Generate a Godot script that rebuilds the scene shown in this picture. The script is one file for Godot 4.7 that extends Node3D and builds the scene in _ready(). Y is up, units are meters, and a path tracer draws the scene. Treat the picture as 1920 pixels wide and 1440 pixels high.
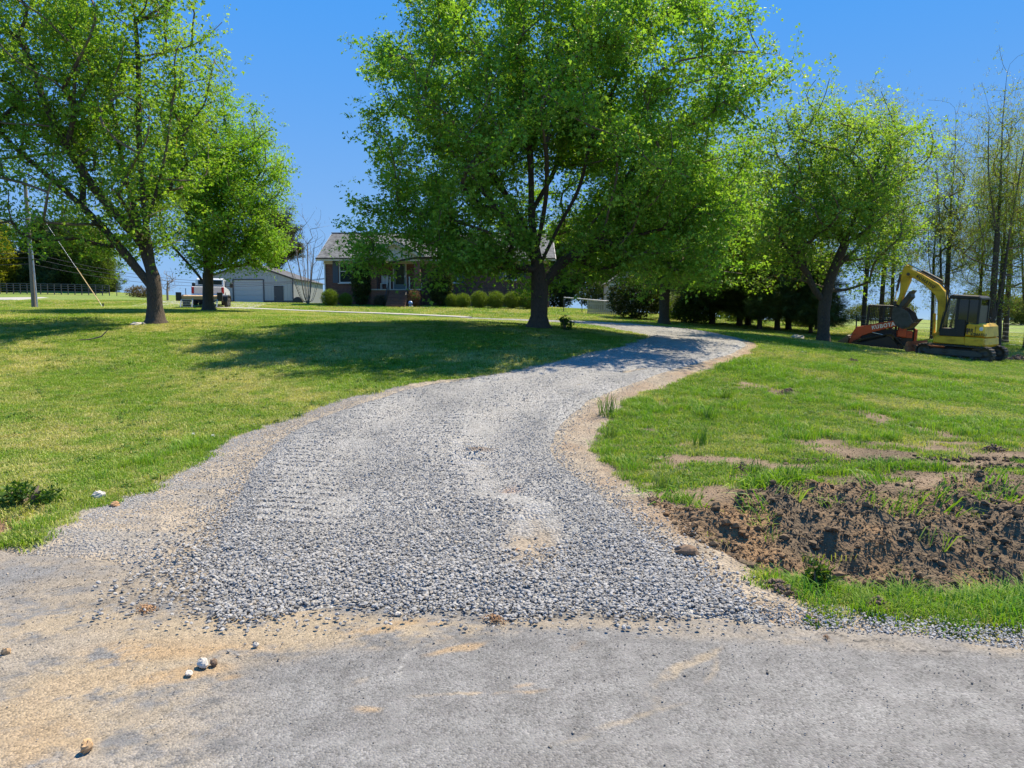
extends Node3D
# Distances in metres, y up. The camera stands on the road looking along -z; "d" below is the distance ahead (d = -z).

var rng := RandomNumberGenerator.new()
var names := {}
var M := {}
var noise_a := FastNoiseLite.new()
var noise_b := FastNoiseLite.new()
var noise_c := FastNoiseLite.new()

# ------------------------------------------------------------------ naming
func numbered(called: String) -> String:
	if not names.has(called):
		names[called] = 0
		return called
	names[called] += 1
	return "%s_%03d" % [called, names[called]]

func tag(o: Node3D, label: String, category: String, group := "", kind := "") -> Node3D:
	o.set_meta("label", label)
	o.set_meta("category", category)
	if group != "":
		o.set_meta("group", group)
	if kind != "":
		o.set_meta("kind", kind)
	return o

func thing(called: String, label: String, category: String, at := Vector3.ZERO, turn := 0.0, group := "") -> Node3D:
	var o := Node3D.new()
	o.name = numbered(called)
	add_child(o)
	o.position = at
	o.rotation.y = turn
	tag(o, label, category, group)
	return o

func part(called: String, mesh: Mesh, mat: Material, parent: Node3D, at := Vector3.ZERO) -> MeshInstance3D:
	var o := MeshInstance3D.new()
	o.name = called
	o.mesh = mesh
	o.material_override = null
	if mat:
		for i in mesh.get_surface_count():
			o.set_surface_override_material(i, mat)
	o.position = at
	parent.add_child(o, true)
	return o

func solo(called: String, label: String, category: String, mesh: Mesh, mat: Material, at := Vector3.ZERO, turn := 0.0, group := "", kind := "") -> MeshInstance3D:
	var o := part(numbered(called), mesh, mat, self, at)
	o.rotation.y = turn
	tag(o, label, category, group, kind)
	return o

func copy_of(o: Node3D, at: Vector3, turn: float, label: String, size := 1.0) -> Node3D:
	var c: Node3D = o.duplicate()
	var stem := str(o.name)
	c.name = numbered(stem.left(-4) if stem.right(3).is_valid_int() else stem)
	add_child(c)
	c.position = at
	c.rotation.y = turn
	c.scale = Vector3.ONE * size
	c.set_meta("label", label)
	return c

# ------------------------------------------------------------------ mesh building
class MB:
	var st := SurfaceTool.new()
	var n := 0
	func _init() -> void:
		st.begin(Mesh.PRIMITIVE_TRIANGLES)
		flat()
	func flat() -> MB:
		st.set_smooth_group(-1)
		return self
	func smooth() -> MB:
		st.set_smooth_group(0)
		return self
	func color(c: Color) -> MB:
		st.set_color(c)
		return self
	func tri(a: Vector3, b: Vector3, c: Vector3, out: Vector3) -> void:
		if (c - a).cross(b - a).dot(out) < 0.0:
			var t := b
			b = c
			c = t
		st.add_vertex(a)
		st.add_vertex(b)
		st.add_vertex(c)
		n += 1
	func quad(a: Vector3, b: Vector3, c: Vector3, d: Vector3, out: Vector3) -> void:
		tri(a, b, c, out)
		tri(a, c, d, out)
	# a box with chamfered edges
	func box(at: Vector3, size: Vector3, ch := 0.0, t := Transform3D()) -> MB:
		flat()
		var h := size / 2.0
		ch = minf(ch, minf(h.x, minf(h.y, h.z)) * 0.9)
		var p := func(sx: float, sy: float, sz: float, ax: int) -> Vector3:
			var v := Vector3(sx * h.x, sy * h.y, sz * h.z)
			if ax != 0: v.x -= sx * ch
			if ax != 1: v.y -= sy * ch
			if ax != 2: v.z -= sz * ch
			return t * (at + v)
		var o: Vector3 = t.basis * Vector3.ONE
		for s in [-1.0, 1.0]:
			quad(p.call(s, -1.0, -1.0, 0), p.call(s, 1.0, -1.0, 0), p.call(s, 1.0, 1.0, 0), p.call(s, -1.0, 1.0, 0), t.basis * Vector3(s, 0, 0))
			quad(p.call(-1.0, s, -1.0, 1), p.call(1.0, s, -1.0, 1), p.call(1.0, s, 1.0, 1), p.call(-1.0, s, 1.0, 1), t.basis * Vector3(0, s, 0))
			quad(p.call(-1.0, -1.0, s, 2), p.call(1.0, -1.0, s, 2), p.call(1.0, 1.0, s, 2), p.call(-1.0, 1.0, s, 2), t.basis * Vector3(0, 0, s))
		if ch > 0.0:
			for a in [-1.0, 1.0]:
				for b in [-1.0, 1.0]:
					quad(p.call(a, b, -1.0, 0), p.call(a, b, 1.0, 0), p.call(a, b, 1.0, 1), p.call(a, b, -1.0, 1), t.basis * Vector3(a, b, 0))
					quad(p.call(a, -1.0, b, 0), p.call(a, 1.0, b, 0), p.call(a, 1.0, b, 2), p.call(a, -1.0, b, 2), t.basis * Vector3(a, 0, b))
					quad(p.call(-1.0, a, b, 1), p.call(1.0, a, b, 1), p.call(1.0, a, b, 2), p.call(-1.0, a, b, 2), t.basis * Vector3(0, a, b))
					for c in [-1.0, 1.0]:
						tri(p.call(a, b, c, 0), p.call(a, b, c, 1), p.call(a, b, c, 2), t.basis * Vector3(a, b, c))
		return self
	# a bar between two points with a rectangular section
	func bar(a: Vector3, b: Vector3, w: float, h: float, ch := 0.0) -> MB:
		var y := (b - a).normalized()
		var x := y.cross(Vector3.UP if absf(y.y) < 0.95 else Vector3.RIGHT).normalized()
		var z := x.cross(y)
		return box(Vector3.ZERO, Vector3(w, a.distance_to(b), h), ch, Transform3D(Basis(x, y, z), (a + b) / 2.0))
	# a side profile (x, y) drawn out along z from z0 to z1, its rims chamfered
	func prism(poly: PackedVector2Array, z0: float, z1: float, ch := 0.0, t := Transform3D()) -> MB:
		flat()
		if Geometry2D.is_polygon_clockwise(poly):
			poly = poly.duplicate()
			poly.reverse()
		var m := poly.size()
		var ins := PackedVector2Array()
		for i in m:
			var e0 := (poly[i] - poly[(i + m - 1) % m]).normalized()
			var e1 := (poly[(i + 1) % m] - poly[i]).normalized()
			var nn := (Vector2(-e0.y, e0.x) + Vector2(-e1.y, e1.x)).normalized()
			ins.append(poly[i] + nn * ch)
		var rings := [[ins, z0], [poly, z0 + ch], [poly, z1 - ch], [ins, z1]] if ch > 0.0 else [[poly, z0], [poly, z1]]
		for r in rings.size() - 1:
			var a: PackedVector2Array = rings[r][0]
			var b: PackedVector2Array = rings[r + 1][0]
			var za: float = rings[r][1]
			var zb: float = rings[r + 1][1]
			for i in m:
				var j := (i + 1) % m
				var e := poly[j] - poly[i]
				var o := Vector3(e.y, -e.x, 0)
				if ch > 0.0 and r != 1:
					o = o.normalized() + Vector3(0, 0, -1.0 if r == 0 else 1.0)
				quad(t * Vector3(a[i].x, a[i].y, za), t * Vector3(a[j].x, a[j].y, za), t * Vector3(b[j].x, b[j].y, zb), t * Vector3(b[i].x, b[i].y, zb), t.basis * o)
		var ix := Geometry2D.triangulate_polygon(ins)
		for k in range(0, ix.size(), 3):
			for e in [[z0, -1.0], [z1, 1.0]]:
				tri(t * Vector3(ins[ix[k]].x, ins[ix[k]].y, e[0]), t * Vector3(ins[ix[k + 1]].x, ins[ix[k + 1]].y, e[0]), t * Vector3(ins[ix[k + 2]].x, ins[ix[k + 2]].y, e[0]), t.basis * Vector3(0, 0, e[1]))
		return self
	# a round tube along points
	func tube(pts: Array, radii: Array, sides := 8, caps := true, lobes := 0.0) -> MB:
		smooth()
		var rings := []
		var ref := Vector3.ZERO
		for i in pts.size():
			var d: Vector3 = (pts[mini(i + 1, pts.size() - 1)] - pts[maxi(i - 1, 0)]).normalized()
			if ref == Vector3.ZERO:
				ref = d.cross(Vector3.RIGHT if absf(d.x) < 0.8 else Vector3.FORWARD).normalized()
			ref = (ref - d * ref.dot(d)).normalized()
			var bi := d.cross(ref)
			var ring := PackedVector3Array()
			for k in sides:
				var an := TAU * k / sides
				var r: float = radii[i]
				if lobes > 0.0:
					r *= 1.0 + lobes * sin(an * 5.0 + 0.7) * exp(-i * 0.8)
				ring.append(pts[i] + (ref * cos(an) + bi * sin(an)) * r)
			rings.append(ring)
		for i in rings.size() - 1:
			for k in sides:
				var j := (k + 1) % sides
				var mid: Vector3 = (rings[i][k] + rings[i][j]) / 2.0 - pts[i]
				quad(rings[i][k], rings[i][j], rings[i + 1][j], rings[i + 1][k], mid)
		if caps:
			flat()
			for e in [0, rings.size() - 1]:
				var out: Vector3 = pts[0] - pts[1] if e == 0 else pts[-1] - pts[-2]
				for k in range(1, sides - 1):
					tri(rings[e][0], rings[e][k], rings[e][k + 1], out)
		return self
	func rod(a: Vector3, b: Vector3, r: float, sides := 8) -> MB:
		return tube([a, b], [r, r], sides)
	# a shape turned round an axis: prof holds (radius, height)
	func lathe(prof: PackedVector2Array, at: Vector3, axis: Basis, sides := 16) -> MB:
		smooth()
		for i in prof.size() - 1:
			var e := prof[i + 1] - prof[i]
			for k in sides:
				var a := TAU * k / sides
				var b := TAU * (k + 1) / sides
				var va := Vector3(cos(a), 0, sin(a))
				var vb := Vector3(cos(b), 0, sin(b))
				var o := (va + vb) * e.y + Vector3(0, -e.x * 2.0, 0)
				quad(at + axis * (va * prof[i].x + Vector3(0, prof[i].y, 0)), at + axis * (vb * prof[i].x + Vector3(0, prof[i].y, 0)), at + axis * (vb * prof[i + 1].x + Vector3(0, prof[i + 1].y, 0)), at + axis * (va * prof[i + 1].x + Vector3(0, prof[i + 1].y, 0)), axis * o)
		return self
	func done() -> ArrayMesh:
		st.generate_normals()
		return st.commit()

class Inst:
	var buf := PackedFloat32Array()
	var count := 0
	func add(b: Basis, o: Vector3, c: Color) -> void:
		buf.append_array(PackedFloat32Array([b.x.x, b.y.x, b.z.x, o.x, b.x.y, b.y.y, b.z.y, o.y, b.x.z, b.y.z, b.z.z, o.z, c.r, c.g, c.b, 1.0]))
		count += 1
	func node(called: String, mesh: Mesh, mat: Material) -> MultiMeshInstance3D:
		var mm := MultiMesh.new()
		mm.transform_format = MultiMesh.TRANSFORM_3D
		mm.use_colors = true
		mm.mesh = mesh
		mm.instance_count = count
		mm.buffer = buf
		var o := MultiMeshInstance3D.new()
		o.name = called
		o.multimesh = mm
		o.material_override = mat
		o.set_meta("kind", "stuff")
		return o

func v2(a: Array) -> PackedVector2Array:
	var p := PackedVector2Array()
	for i in range(0, a.size(), 2):
		p.append(Vector2(a[i], a[i + 1]))
	return p

func v3(a: Array) -> Array:
	var p := []
	for i in range(0, a.size(), 3):
		p.append(Vector3(a[i], a[i + 1], a[i + 2]))
	return p

func bx(size: Vector3, ch := 0.0) -> ArrayMesh:
	return MB.new().box(Vector3.ZERO, size, ch).done()

# ------------------------------------------------------------------ materials
func lin(r: float, g: float, b: float) -> Color:
	return Color(r, g, b).linear_to_srgb()

func mat(c: Color, rough := 0.8, metal := 0.0) -> StandardMaterial3D:
	var m := StandardMaterial3D.new()
	m.albedo_color = c
	m.roughness = rough
	m.metallic = metal
	m.metallic_specular = 0.5
	return m

func noise_tex(kind: int, freq: float, stops: Array, size := 512, oct := 4, seed_ := 1, cell := -1, sx := 1.0) -> NoiseTexture2D:
	var f := FastNoiseLite.new()
	f.noise_type = kind
	f.frequency = freq
	f.fractal_octaves = oct
	if oct <= 1:
		f.fractal_type = FastNoiseLite.FRACTAL_NONE
	f.seed = seed_
	if cell >= 0:
		f.cellular_return_type = cell
	var t := NoiseTexture2D.new()
	t.width = size
	t.height = size
	t.seamless = true
	t.noise = f
	if stops.size():
		var g := Gradient.new()
		var off := PackedFloat32Array()
		var cs := PackedColorArray()
		for s in stops:
			off.append(s[0])
			cs.append(s[1])
		g.offsets = off
		g.colors = cs
		t.color_ramp = g
	return t

func grey(v: float) -> Color:
	return lin(v, v, v)

func tri_mat(c: Color, tex: Texture2D, per_metre: float, rough := 0.9, bump: Texture2D = null, bump_cm := 1.0, vcol := false) -> StandardMaterial3D:
	var m := mat(c, rough)
	m.albedo_texture = tex
	m.uv1_triplanar = true
	m.uv1_world_triplanar = true
	m.uv1_scale = Vector3.ONE * per_metre
	m.vertex_color_use_as_albedo = vcol
	if bump:
		m.heightmap_enabled = true
		m.heightmap_texture = bump
		m.heightmap_scale = bump_cm
	return m

func leaf_mat(through: Color) -> StandardMaterial3D:
	var m := mat(Color.WHITE, 0.5)
	m.metallic_specular = 0.35
	m.vertex_color_use_as_albedo = true
	m.backlight_enabled = true
	m.backlight = through
	m.cull_mode = BaseMaterial3D.CULL_DISABLED
	return m

func brick_tex() -> ImageTexture:
	var im := Image.create(512, 512, false, Image.FORMAT_RGB8)
	var r := RandomNumberGenerator.new()
	r.seed = 77
	im.fill(Color(0.50, 0.46, 0.42))
	for row in 24:
		for k in 8:
			var x0 := int(k * 64 + (32 if row % 2 else 0))
			var y0 := int(row * 512.0 / 24.0)
			var base := Color(0.40, 0.22, 0.16).lerp(Color(0.28, 0.15, 0.12), r.randf()).lerp(Color(0.52, 0.33, 0.25), r.randf() * 0.35)
			for y in 18:
				for x in 60:
					im.set_pixel((x0 + x + 2) % 512, (y0 + y + 2) % 512, base.lightened(r.randf() * 0.05))
	return ImageTexture.create_from_image(im)

func shingle_tex() -> ImageTexture:
	var im := Image.create(512, 512, false, Image.FORMAT_RGB8)
	var r := RandomNumberGenerator.new()
	r.seed = 78
	for row in 16:
		var x := r.randi_range(0, 30)
		var start := x
		while x < 512 + start:
			var w := r.randi_range(18, 44)
			var g := r.randf_range(0.33, 0.56)
			for yy in 32:
				for xx in w:
					var v := g * 0.86 + r.randf_range(-0.05, 0.05)
					if yy < 3:
						v *= 0.55
					im.set_pixel((x + xx) % 512, row * 32 + yy, Color(v * 0.97, v * 0.99, v))
			x += w
	return ImageTexture.create_from_image(im)

func make_materials() -> void:
	var sv := FastNoiseLite.TYPE_SIMPLEX_SMOOTH
	var cv := FastNoiseLite.TYPE_CELLULAR
	var dist := FastNoiseLite.RETURN_DISTANCE
	var val := FastNoiseLite.RETURN_CELL_VALUE
	# asphalt: fine aggregate, a coarser mottle
	M.asphalt = tri_mat(Color.WHITE, noise_tex(cv, 0.115, [[0.0, grey(0.40)], [0.3, grey(0.64)], [0.7, grey(0.74)], [0.9, grey(0.84)], [1.0, grey(0.97)]], 1024, 1, 3, val), 0.95, 0.9, noise_tex(cv, 0.115, [[0.0, Color.WHITE], [1.0, Color.BLACK]], 1024, 1, 3, dist), 0.42, true)
	M.asphalt.detail_enabled = true
	M.asphalt.detail_blend_mode = BaseMaterial3D.BLEND_MODE_MUL
	M.asphalt.detail_albedo = noise_tex(sv, 0.012, [[0.0, grey(0.8)], [0.5, grey(0.97)], [1.0, grey(1.0)]], 512, 5, 9)
	M.asphalt.uv2_triplanar = true
	M.asphalt.uv2_world_triplanar = true
	M.asphalt.uv2_scale = Vector3.ONE * 0.43
	M.gravel = tri_mat(Color.WHITE, noise_tex(cv, 0.07, [[0.0, grey(0.38)], [0.5, grey(0.85)], [1.0, grey(1.0)]], 1024, 1, 5, val), 0.72, 0.95, noise_tex(cv, 0.07, [[0.0, Color.WHITE], [1.0, Color.BLACK]], 1024, 1, 5, dist), 2.2, true)
	M.stone = mat(Color.WHITE, 0.92)
	M.stone.vertex_color_use_as_albedo = true
	M.ground = tri_mat(Color.WHITE, noise_tex(sv, 0.03, [[0.0, grey(0.45)], [0.45, grey(0.85)], [1.0, grey(1.0)]], 1024, 6, 12), 0.6, 0.97, noise_tex(sv, 0.05, [], 1024, 6, 13), 2.5, true)
	M.grass = leaf_mat(lin(0.62, 0.75, 0.25))
	for k in 3:
		M["clump%d" % k] = leaf_mat(lin(0.62, 0.75, 0.25))
		M["clump%d" % k].albedo_color = [lin(0.11, 0.21, 0.03), lin(0.15, 0.22, 0.05), lin(0.08, 0.17, 0.025)][k]
	M.leaf = leaf_mat(lin(0.98, 1.0, 0.33))
	M.needle = leaf_mat(lin(0.25, 0.3, 0.1))
	M.bark = tri_mat(lin(0.115, 0.088, 0.066), noise_tex(sv, 0.02, [[0.0, grey(0.3)], [0.5, grey(0.75)], [1.0, grey(1.0)]], 512, 5, 21), 1.0, 0.95, noise_tex(sv, 0.02, [], 512, 5, 21), 4.0)
	M.bark.uv1_scale = Vector3(3.2, 0.7, 3.2)
	M.bark_pale = tri_mat(lin(0.30, 0.26, 0.21), noise_tex(sv, 0.03, [[0.0, grey(0.5)], [1.0, grey(1.0)]], 256, 4, 22), 1.5, 0.95)
	M.twig = mat(lin(0.15, 0.115, 0.085), 0.9)
	M.brick = tri_mat(Color.WHITE, brick_tex(), 0.625, 0.9)
	M.shingle = tri_mat(Color.WHITE, shingle_tex(), 0.45, 0.95)
	M.white = mat(lin(0.60, 0.59, 0.565), 0.6)
	M.cream = mat(lin(0.45, 0.41, 0.33), 0.7)
	M.siding = mat(lin(0.45, 0.45, 0.43), 0.6)
	M.shutter = mat(lin(0.06, 0.085, 0.12), 0.7)
	M.pane = mat(lin(0.02, 0.025, 0.03), 0.06)
	M.metal_wall = mat(lin(0.33, 0.33, 0.33), 0.45)
	M.metal_door = mat(lin(0.38, 0.375, 0.375), 0.5)
	M.dark_trim = mat(lin(0.05, 0.05, 0.055), 0.6)
	M.concrete = tri_mat(lin(0.40, 0.385, 0.35), noise_tex(sv, 0.03, [[0.0, grey(0.75)], [1.0, grey(1.0)]], 256, 4, 33), 0.8, 0.9)
	M.wood = tri_mat(lin(0.55, 0.38, 0.22), noise_tex(sv, 0.03, [[0.0, grey(0.55)], [1.0, grey(1.0)]], 256, 4, 35), 1.0, 0.8)
	M.wood.uv1_scale = Vector3(0.7, 4.0, 4.0)
	M.pole_wood = tri_mat(lin(0.26, 0.22, 0.17), noise_tex(sv, 0.03, [[0.0, grey(0.5)], [1.0, grey(1.0)]], 256, 4, 36), 1.0, 0.9)
	M.pole_wood.uv1_scale = Vector3(4.0, 0.4, 4.0)
	M.galv = mat(lin(0.42, 0.43, 0.44), 0.45, 0.6)
	M.black = mat(lin(0.018, 0.018, 0.019), 0.5)
	M.rubber = tri_mat(lin(0.045, 0.042, 0.038), noise_tex(sv, 0.03, [[0.0, grey(0.5)], [1.0, grey(1.0)]], 256, 4, 37), 1.3, 0.9)
	M.track = tri_mat(lin(0.10, 0.085, 0.068), noise_tex(sv, 0.03, [[0.0, grey(0.3)], [1.0, grey(1.0)]], 256, 4, 38), 1.6, 0.9)
	var grime := noise_tex(sv, 0.008, [[0.0, Color(0.55, 0.48, 0.40)], [0.35, Color(0.88, 0.86, 0.82)], [0.5, Color.WHITE]], 512, 6, 39)
	M.yellow = tri_mat(lin(0.85, 0.48, 0.025), grime, 0.55, 0.5)
	M.orange = tri_mat(lin(0.55, 0.08, 0.02), grime, 0.5, 0.5)
	M.steel = tri_mat(lin(0.11, 0.095, 0.08), grime, 0.9, 0.6)
	M.steel.metallic = 0.3
	M.chrome = mat(lin(0.6, 0.6, 0.6), 0.2, 0.9)
	M.rust = tri_mat(lin(0.30, 0.12, 0.055), grime, 0.7, 0.85)
	M.cab_glass = mat(Color(0.05, 0.06, 0.06, 0.32), 0.04)
	M.dark_glass = mat(lin(0.012, 0.014, 0.015), 0.05)
	M.cab_glass.transparency = BaseMaterial3D.TRANSPARENCY_ALPHA
	M.truck_paint = mat(lin(0.62, 0.62, 0.61), 0.3)
	M.truck_paint.clearcoat_enabled = true
	M.red_light = mat(lin(0.40, 0.02, 0.02), 0.2)
	M.white_print = mat(lin(0.8, 0.8, 0.78), 0.6)
	M.black_print = mat(lin(0.02, 0.02, 0.02), 0.6)
	M.guard = mat(lin(0.50, 0.34, 0.12), 0.5)
	M.clod = tri_mat(Color.WHITE, noise_tex(sv, 0.05, [[0.0, grey(0.4)], [1.0, grey(1.0)]], 256, 4, 40), 3.0, 1.0, null, 1.0, true)

# ------------------------------------------------------------------ the lie of the land
const LAND := [16.2, 26.0, 0.2, 16.6, 32.5, 0.26, 12.9, 29.5, 0.7, 0.9, 24.0, 1.37, -12.0, 24.0, 1.49, -15.3, 36.0, 2.05, -17.7, 43.0, 2.3, -34.8, 52.0, 2.41, -9.9, 51.0, 2.62, 1.5, 50.0, 2.42, -28.5, 75.0, 3.16, 8.1, 38.0, 1.34, 7.3, 22.0, 0.83, 4.9, 25.5, 0.99, 3.0, 33.0, 1.43, 7.9, 28.5, 1.13, 6.3, 35.0, 1.36, -49.1, 70.0, 3.88, -37.6, 70.0, 3.83, -0.3, 38.0, 1.6, -11.9, 42.0, 2.1, 1.7, 14.7, 0.5, 14.9, 21.0, 0.02, 24.0, 34.0, 0.33, 57.4, 110.0, 1.7, 35.0, 110.0, 1.75, -54.5, 85.0, 5.07,
	-6.0, 0.0, 0.0, 6.0, 0.0, 0.0, 0.0, 2.0, 0.0, -4.0, 4.5, 0.0, 3.0, 4.0, 0.0, -4.0, -4.0, 0.0, 4.0, -4.0, 0.0, 12.0, 2.0, 0.0, -12.0, 7.0, 0.0, 20.0, -2.0, 0.0, -20.0, 8.0, 0.0, 0.0, 6.0, 0.0, 0.0, 8.0, 0.04, 4.0, 9.0, 0.05, -6.0, 9.0, 0.08, 0.0, 11.0, 0.2, -9.0, 14.0, 0.45, 7.0, 14.0, 0.15, 12.0, 12.0, -0.1, 14.0, 20.0, 0.1, 30.0, 30.0, -0.3, -30.0, 30.0, 2.0, -30.0, 60.0, 3.2, 40.0, 60.0, 0.5, -10.0, 110.0, 4.0, -60.0, 90.0, 4.5, -60.0, 20.0, 1.0, 60.0, 20.0, -0.8, -60.0, -10.0, 0.3, 60.0, -10.0, -1.0]
var lie := PackedFloat32Array()
const LX := 141
const LD := 126

func solve_land() -> void:
	var n := LAND.size() / 3
	var m := n + 3
	var a := []
	for i in m:
		var row := PackedFloat64Array()
		row.resize(m + 1)
		a.append(row)
	var U := func(r2: float) -> float: return 0.5 * r2 * log(r2) if r2 > 0.0 else 0.0
	for i in n:
		var xi: float = LAND[i * 3]
		var di: float = LAND[i * 3 + 1]
		for j in n:
			var q: float = (xi - LAND[j * 3]) ** 2 + (di - LAND[j * 3 + 1]) ** 2
			a[i][j] = U.call(q)
		a[i][i] += 8.0
		a[i][n] = 1.0
		a[i][n + 1] = xi
		a[i][n + 2] = di
		a[n][i] = 1.0
		a[n + 1][i] = xi
		a[n + 2][i] = di
		a[i][m] = LAND[i * 3 + 2]
	for c in m:
		var best := c
		for r in range(c + 1, m):
			if absf(a[r][c]) > absf(a[best][c]):
				best = r
		var t = a[c]
		a[c] = a[best]
		a[best] = t
		for r in range(c + 1, m):
			var k: float = a[r][c] / a[c][c]
			if k != 0.0:
				for q in range(c, m + 1):
					a[r][q] -= k * a[c][q]
	var w := PackedFloat64Array()
	w.resize(m)
	for c in range(m - 1, -1, -1):
		var s: float = a[c][m]
		for q in range(c + 1, m):
			s -= a[c][q] * w[q]
		w[c] = s / a[c][c]
	lie.resize(LX * LD)
	for iz in LD:
		for ix in LX:
			var x := ix - 70.0
			var d := iz - 15.0
			var h := w[n] + w[n + 1] * x + w[n + 2] * d
			for j in n:
				var q: float = (x - LAND[j * 3]) ** 2 + (d - LAND[j * 3 + 1]) ** 2
				if q > 0.0:
					h += w[j] * 0.5 * q * log(q)
			lie[iz * LX + ix] = h

func land(x: float, d: float) -> float:
	var fx := clampf(x + 70.0, 0.0, LX - 1.001)
	var fd := clampf(d + 15.0, 0.0, LD - 1.001)
	var ix := int(fx)
	var iz := int(fd)
	fx -= ix
	fd -= iz
	var k := iz * LX + ix
	return lerpf(lerpf(lie[k], lie[k + 1], fx), lerpf(lie[k + LX], lie[k + LX + 1], fx), fd)

# edges of the gravel drive and of the grass beside it, as x at each distance d
const EDGE_L := [-1.6, 3.7, -1.66, 3.92, -1.96, 4.34, -2.38, 5.36, -2.86, 7.36, -3.1, 9.04, -2.9, 10.66, -1.94, 12.84, 0.0, 14.68, 1.84, 17.54, 3.32, 20.1, 4.55, 23.8, 4.75, 25.5, 4.18, 27.9, 2.95, 32.88, 1.5, 34.4, -2.0, 36.2, -3.0, 38.0]
const EDGE_R := [1.4, 3.5, 1.27, 3.72, 1.25, 4.36, 1.01, 6.0, 0.68, 7.4, 0.55, 8.2, 0.78, 9.8, 1.43, 11.86, 3.32, 15.2, 6.09, 19.3, 7.48, 22.26, 8.3, 25.5, 8.15, 29.42, 6.36, 35.4, 4.0, 37.2, -2.0, 38.0]
const GRASS_L := [-3.5, 4.4, -3.48, 4.7, -3.46, 6.06, -3.5, 8.0, -3.54, 8.98, -3.27, 10.28, -2.84, 11.74, -2.05, 13.1, -0.1, 14.72, 1.78, 17.54, 3.25, 20.1, 4.5, 23.8, 4.65, 25.5, 4.1, 27.9, 2.85, 32.88, 1.4, 34.4, -2.2, 36.2, -3.2, 38.0]
const GRASS_R := [1.75, 3.6, 1.62, 3.86, 1.5, 5.12, 1.32, 6.16, 1.1, 7.18, 0.97, 8.48, 1.27, 9.82, 2.0, 12.02, 3.75, 14.8, 6.4, 19.2, 7.75, 22.2, 8.45, 25.5, 8.3, 29.42, 6.5, 35.4, 4.2, 37.2, -1.8, 38.1]
var tab := {}

func build_edges() -> void:
	for e in [["l", EDGE_L], ["r", EDGE_R], ["gl", GRASS_L], ["gr", GRASS_R]]:
		var t := PackedFloat32Array()
		t.resize(900)
		var src: Array = e[1]
		var k := 0
		for i in 900:
			var d := i * 0.05
			while k < src.size() / 2 - 2 and d > src[k * 2 + 3]:
				k += 1
			var u: float = clampf((d - src[k * 2 + 1]) / (src[k * 2 + 3] - src[k * 2 + 1]), 0.0, 1.0)
			t[i] = lerpf(src[k * 2], src[k * 2 + 2], u)
		var s := t.duplicate()
		for i in 900:
			var sum := 0.0
			for q in range(-7, 8):
				sum += t[clampi(i + q, 0, 899)]
			s[i] = sum / 15.0
		tab[e[0]] = s

func edge(which: String, d: float) -> float:
	var t: PackedFloat32Array = tab[which]
	var f := clampf(d * 20.0, 0.0, 898.0)
	var i := int(f)
	return lerpf(t[i], t[i + 1], f - i)

func road_edge(x: float) -> float:
	return 4.0 - 0.235 * x

func ss(a: float, b: float, x: float) -> float:
	return smoothstep(a, b, x)

# how much of the spot is freshly dug bank (0..1)
func dug(x: float, d: float) -> float:
	if x < 0.9 or d < 3.8 or d > 9.0:
		return 0.0
	var w := noise_a.get_noise_2d(x * 55.0, d * 55.0) * 0.5 + noise_b.get_noise_2d(x * 230.0, d * 230.0) * 0.2
	var top := 6.2 + 0.16 * (x - 1.5) + w
	var low := 4.55 - 0.05 * (x - 1.4) + w * 0.25
	return ss(0.0, 0.45, x + w * 0.4 - lerpf(1.3, 0.98, ss(4.6, 6.2, d))) * ss(low - 0.12, low + 0.12, d) * (1.0 - ss(top - 0.2, top + 0.2, d))

# ground height with the ditch, the bank and the clods
func ground(x: float, d: float) -> float:
	var h := land(x, d)
	if d > 3.0 and d < 10.0 and absf(x) < 20.0:
		if x > 1.0:
			var dc := 4.95 - 0.06 * (x - 2.0)
			h -= 0.40 * exp(-pow((d - dc) / 0.62, 2.0)) * ss(1.35, 2.3, x) * (1.0 - 0.5 * ss(6.0, 14.0, x))
			h += 0.07 * exp(-pow((d - 6.25 - 0.1 * (x - 2.0)) / 0.65, 2.0)) * ss(1.4, 2.4, x)
			var k := dug(x, d)
			if k > 0.0:
				h += k * (noise_a.get_noise_2d(x * 130.0, d * 150.0) * 0.14 + noise_b.get_noise_2d(x * 480.0, d * 480.0) * 0.07)
		elif x < -3.5:
			h -= 0.16 * exp(-pow((d - 5.4 - 0.3 * (x + 4.0)) / 0.4, 2.0)) * ss(-3.6, -4.3, x)
	if d < road_edge(x) + 0.35:
		h = lerpf(h, -0.07, ss(0.35, 0.0, d - road_edge(x)))
	if d > 2.0 and d < 60.0:
		h += noise_a.get_noise_2d(x * 9.0, d * 9.0) * 0.025
	return h

# how dense grass is on the spot (0..1)
func grassy(x: float, d: float) -> float:
	if d < 38.0:
		var wob := noise_b.get_noise_2d(x * 60.0, d * 60.0) * 0.2 + noise_a.get_noise_2d(x * 260.0 + 90.0, d * 260.0) * 0.14
		var gl := edge("gl", d) + wob
		var gr := edge("gr", d) + wob
		if x > gl and x < gr:
			return 0.0
		if d < road_edge(x) + 0.1 + absf(wob):
			return 0.0
		if x > gr:
			if d < 9.2:
				var k := dug(x, d)
				if k > 0.25:
					return 0.02
				var strip := 0.0
				if d > 6.0:
					# torn ground and machine tracks beyond the bank
					var n := noise_a.get_noise_2d(x * 70.0 + 40.0, d * 130.0)
					return clampf(0.30 + n * 2.2 + (d - 6.9) * 0.36 - ss(2.4, 4.2, x) * 0.75, 0.0, 1.0)
				return 0.85
			var m := noise_a.get_noise_2d(x * 50.0 + 500.0, d * 42.0) + 0.3 * noise_a.get_noise_2d(x * 200.0, d * 200.0)
			return 1.0 - 0.9 * ss(0.24, 0.42, m) * (1.0 - ss(14.0, 24.0, d) * 0.5)
	if d > 36.0 and path_near(x, d) < 0.62:
		return 0.0
	return 1.0

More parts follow.
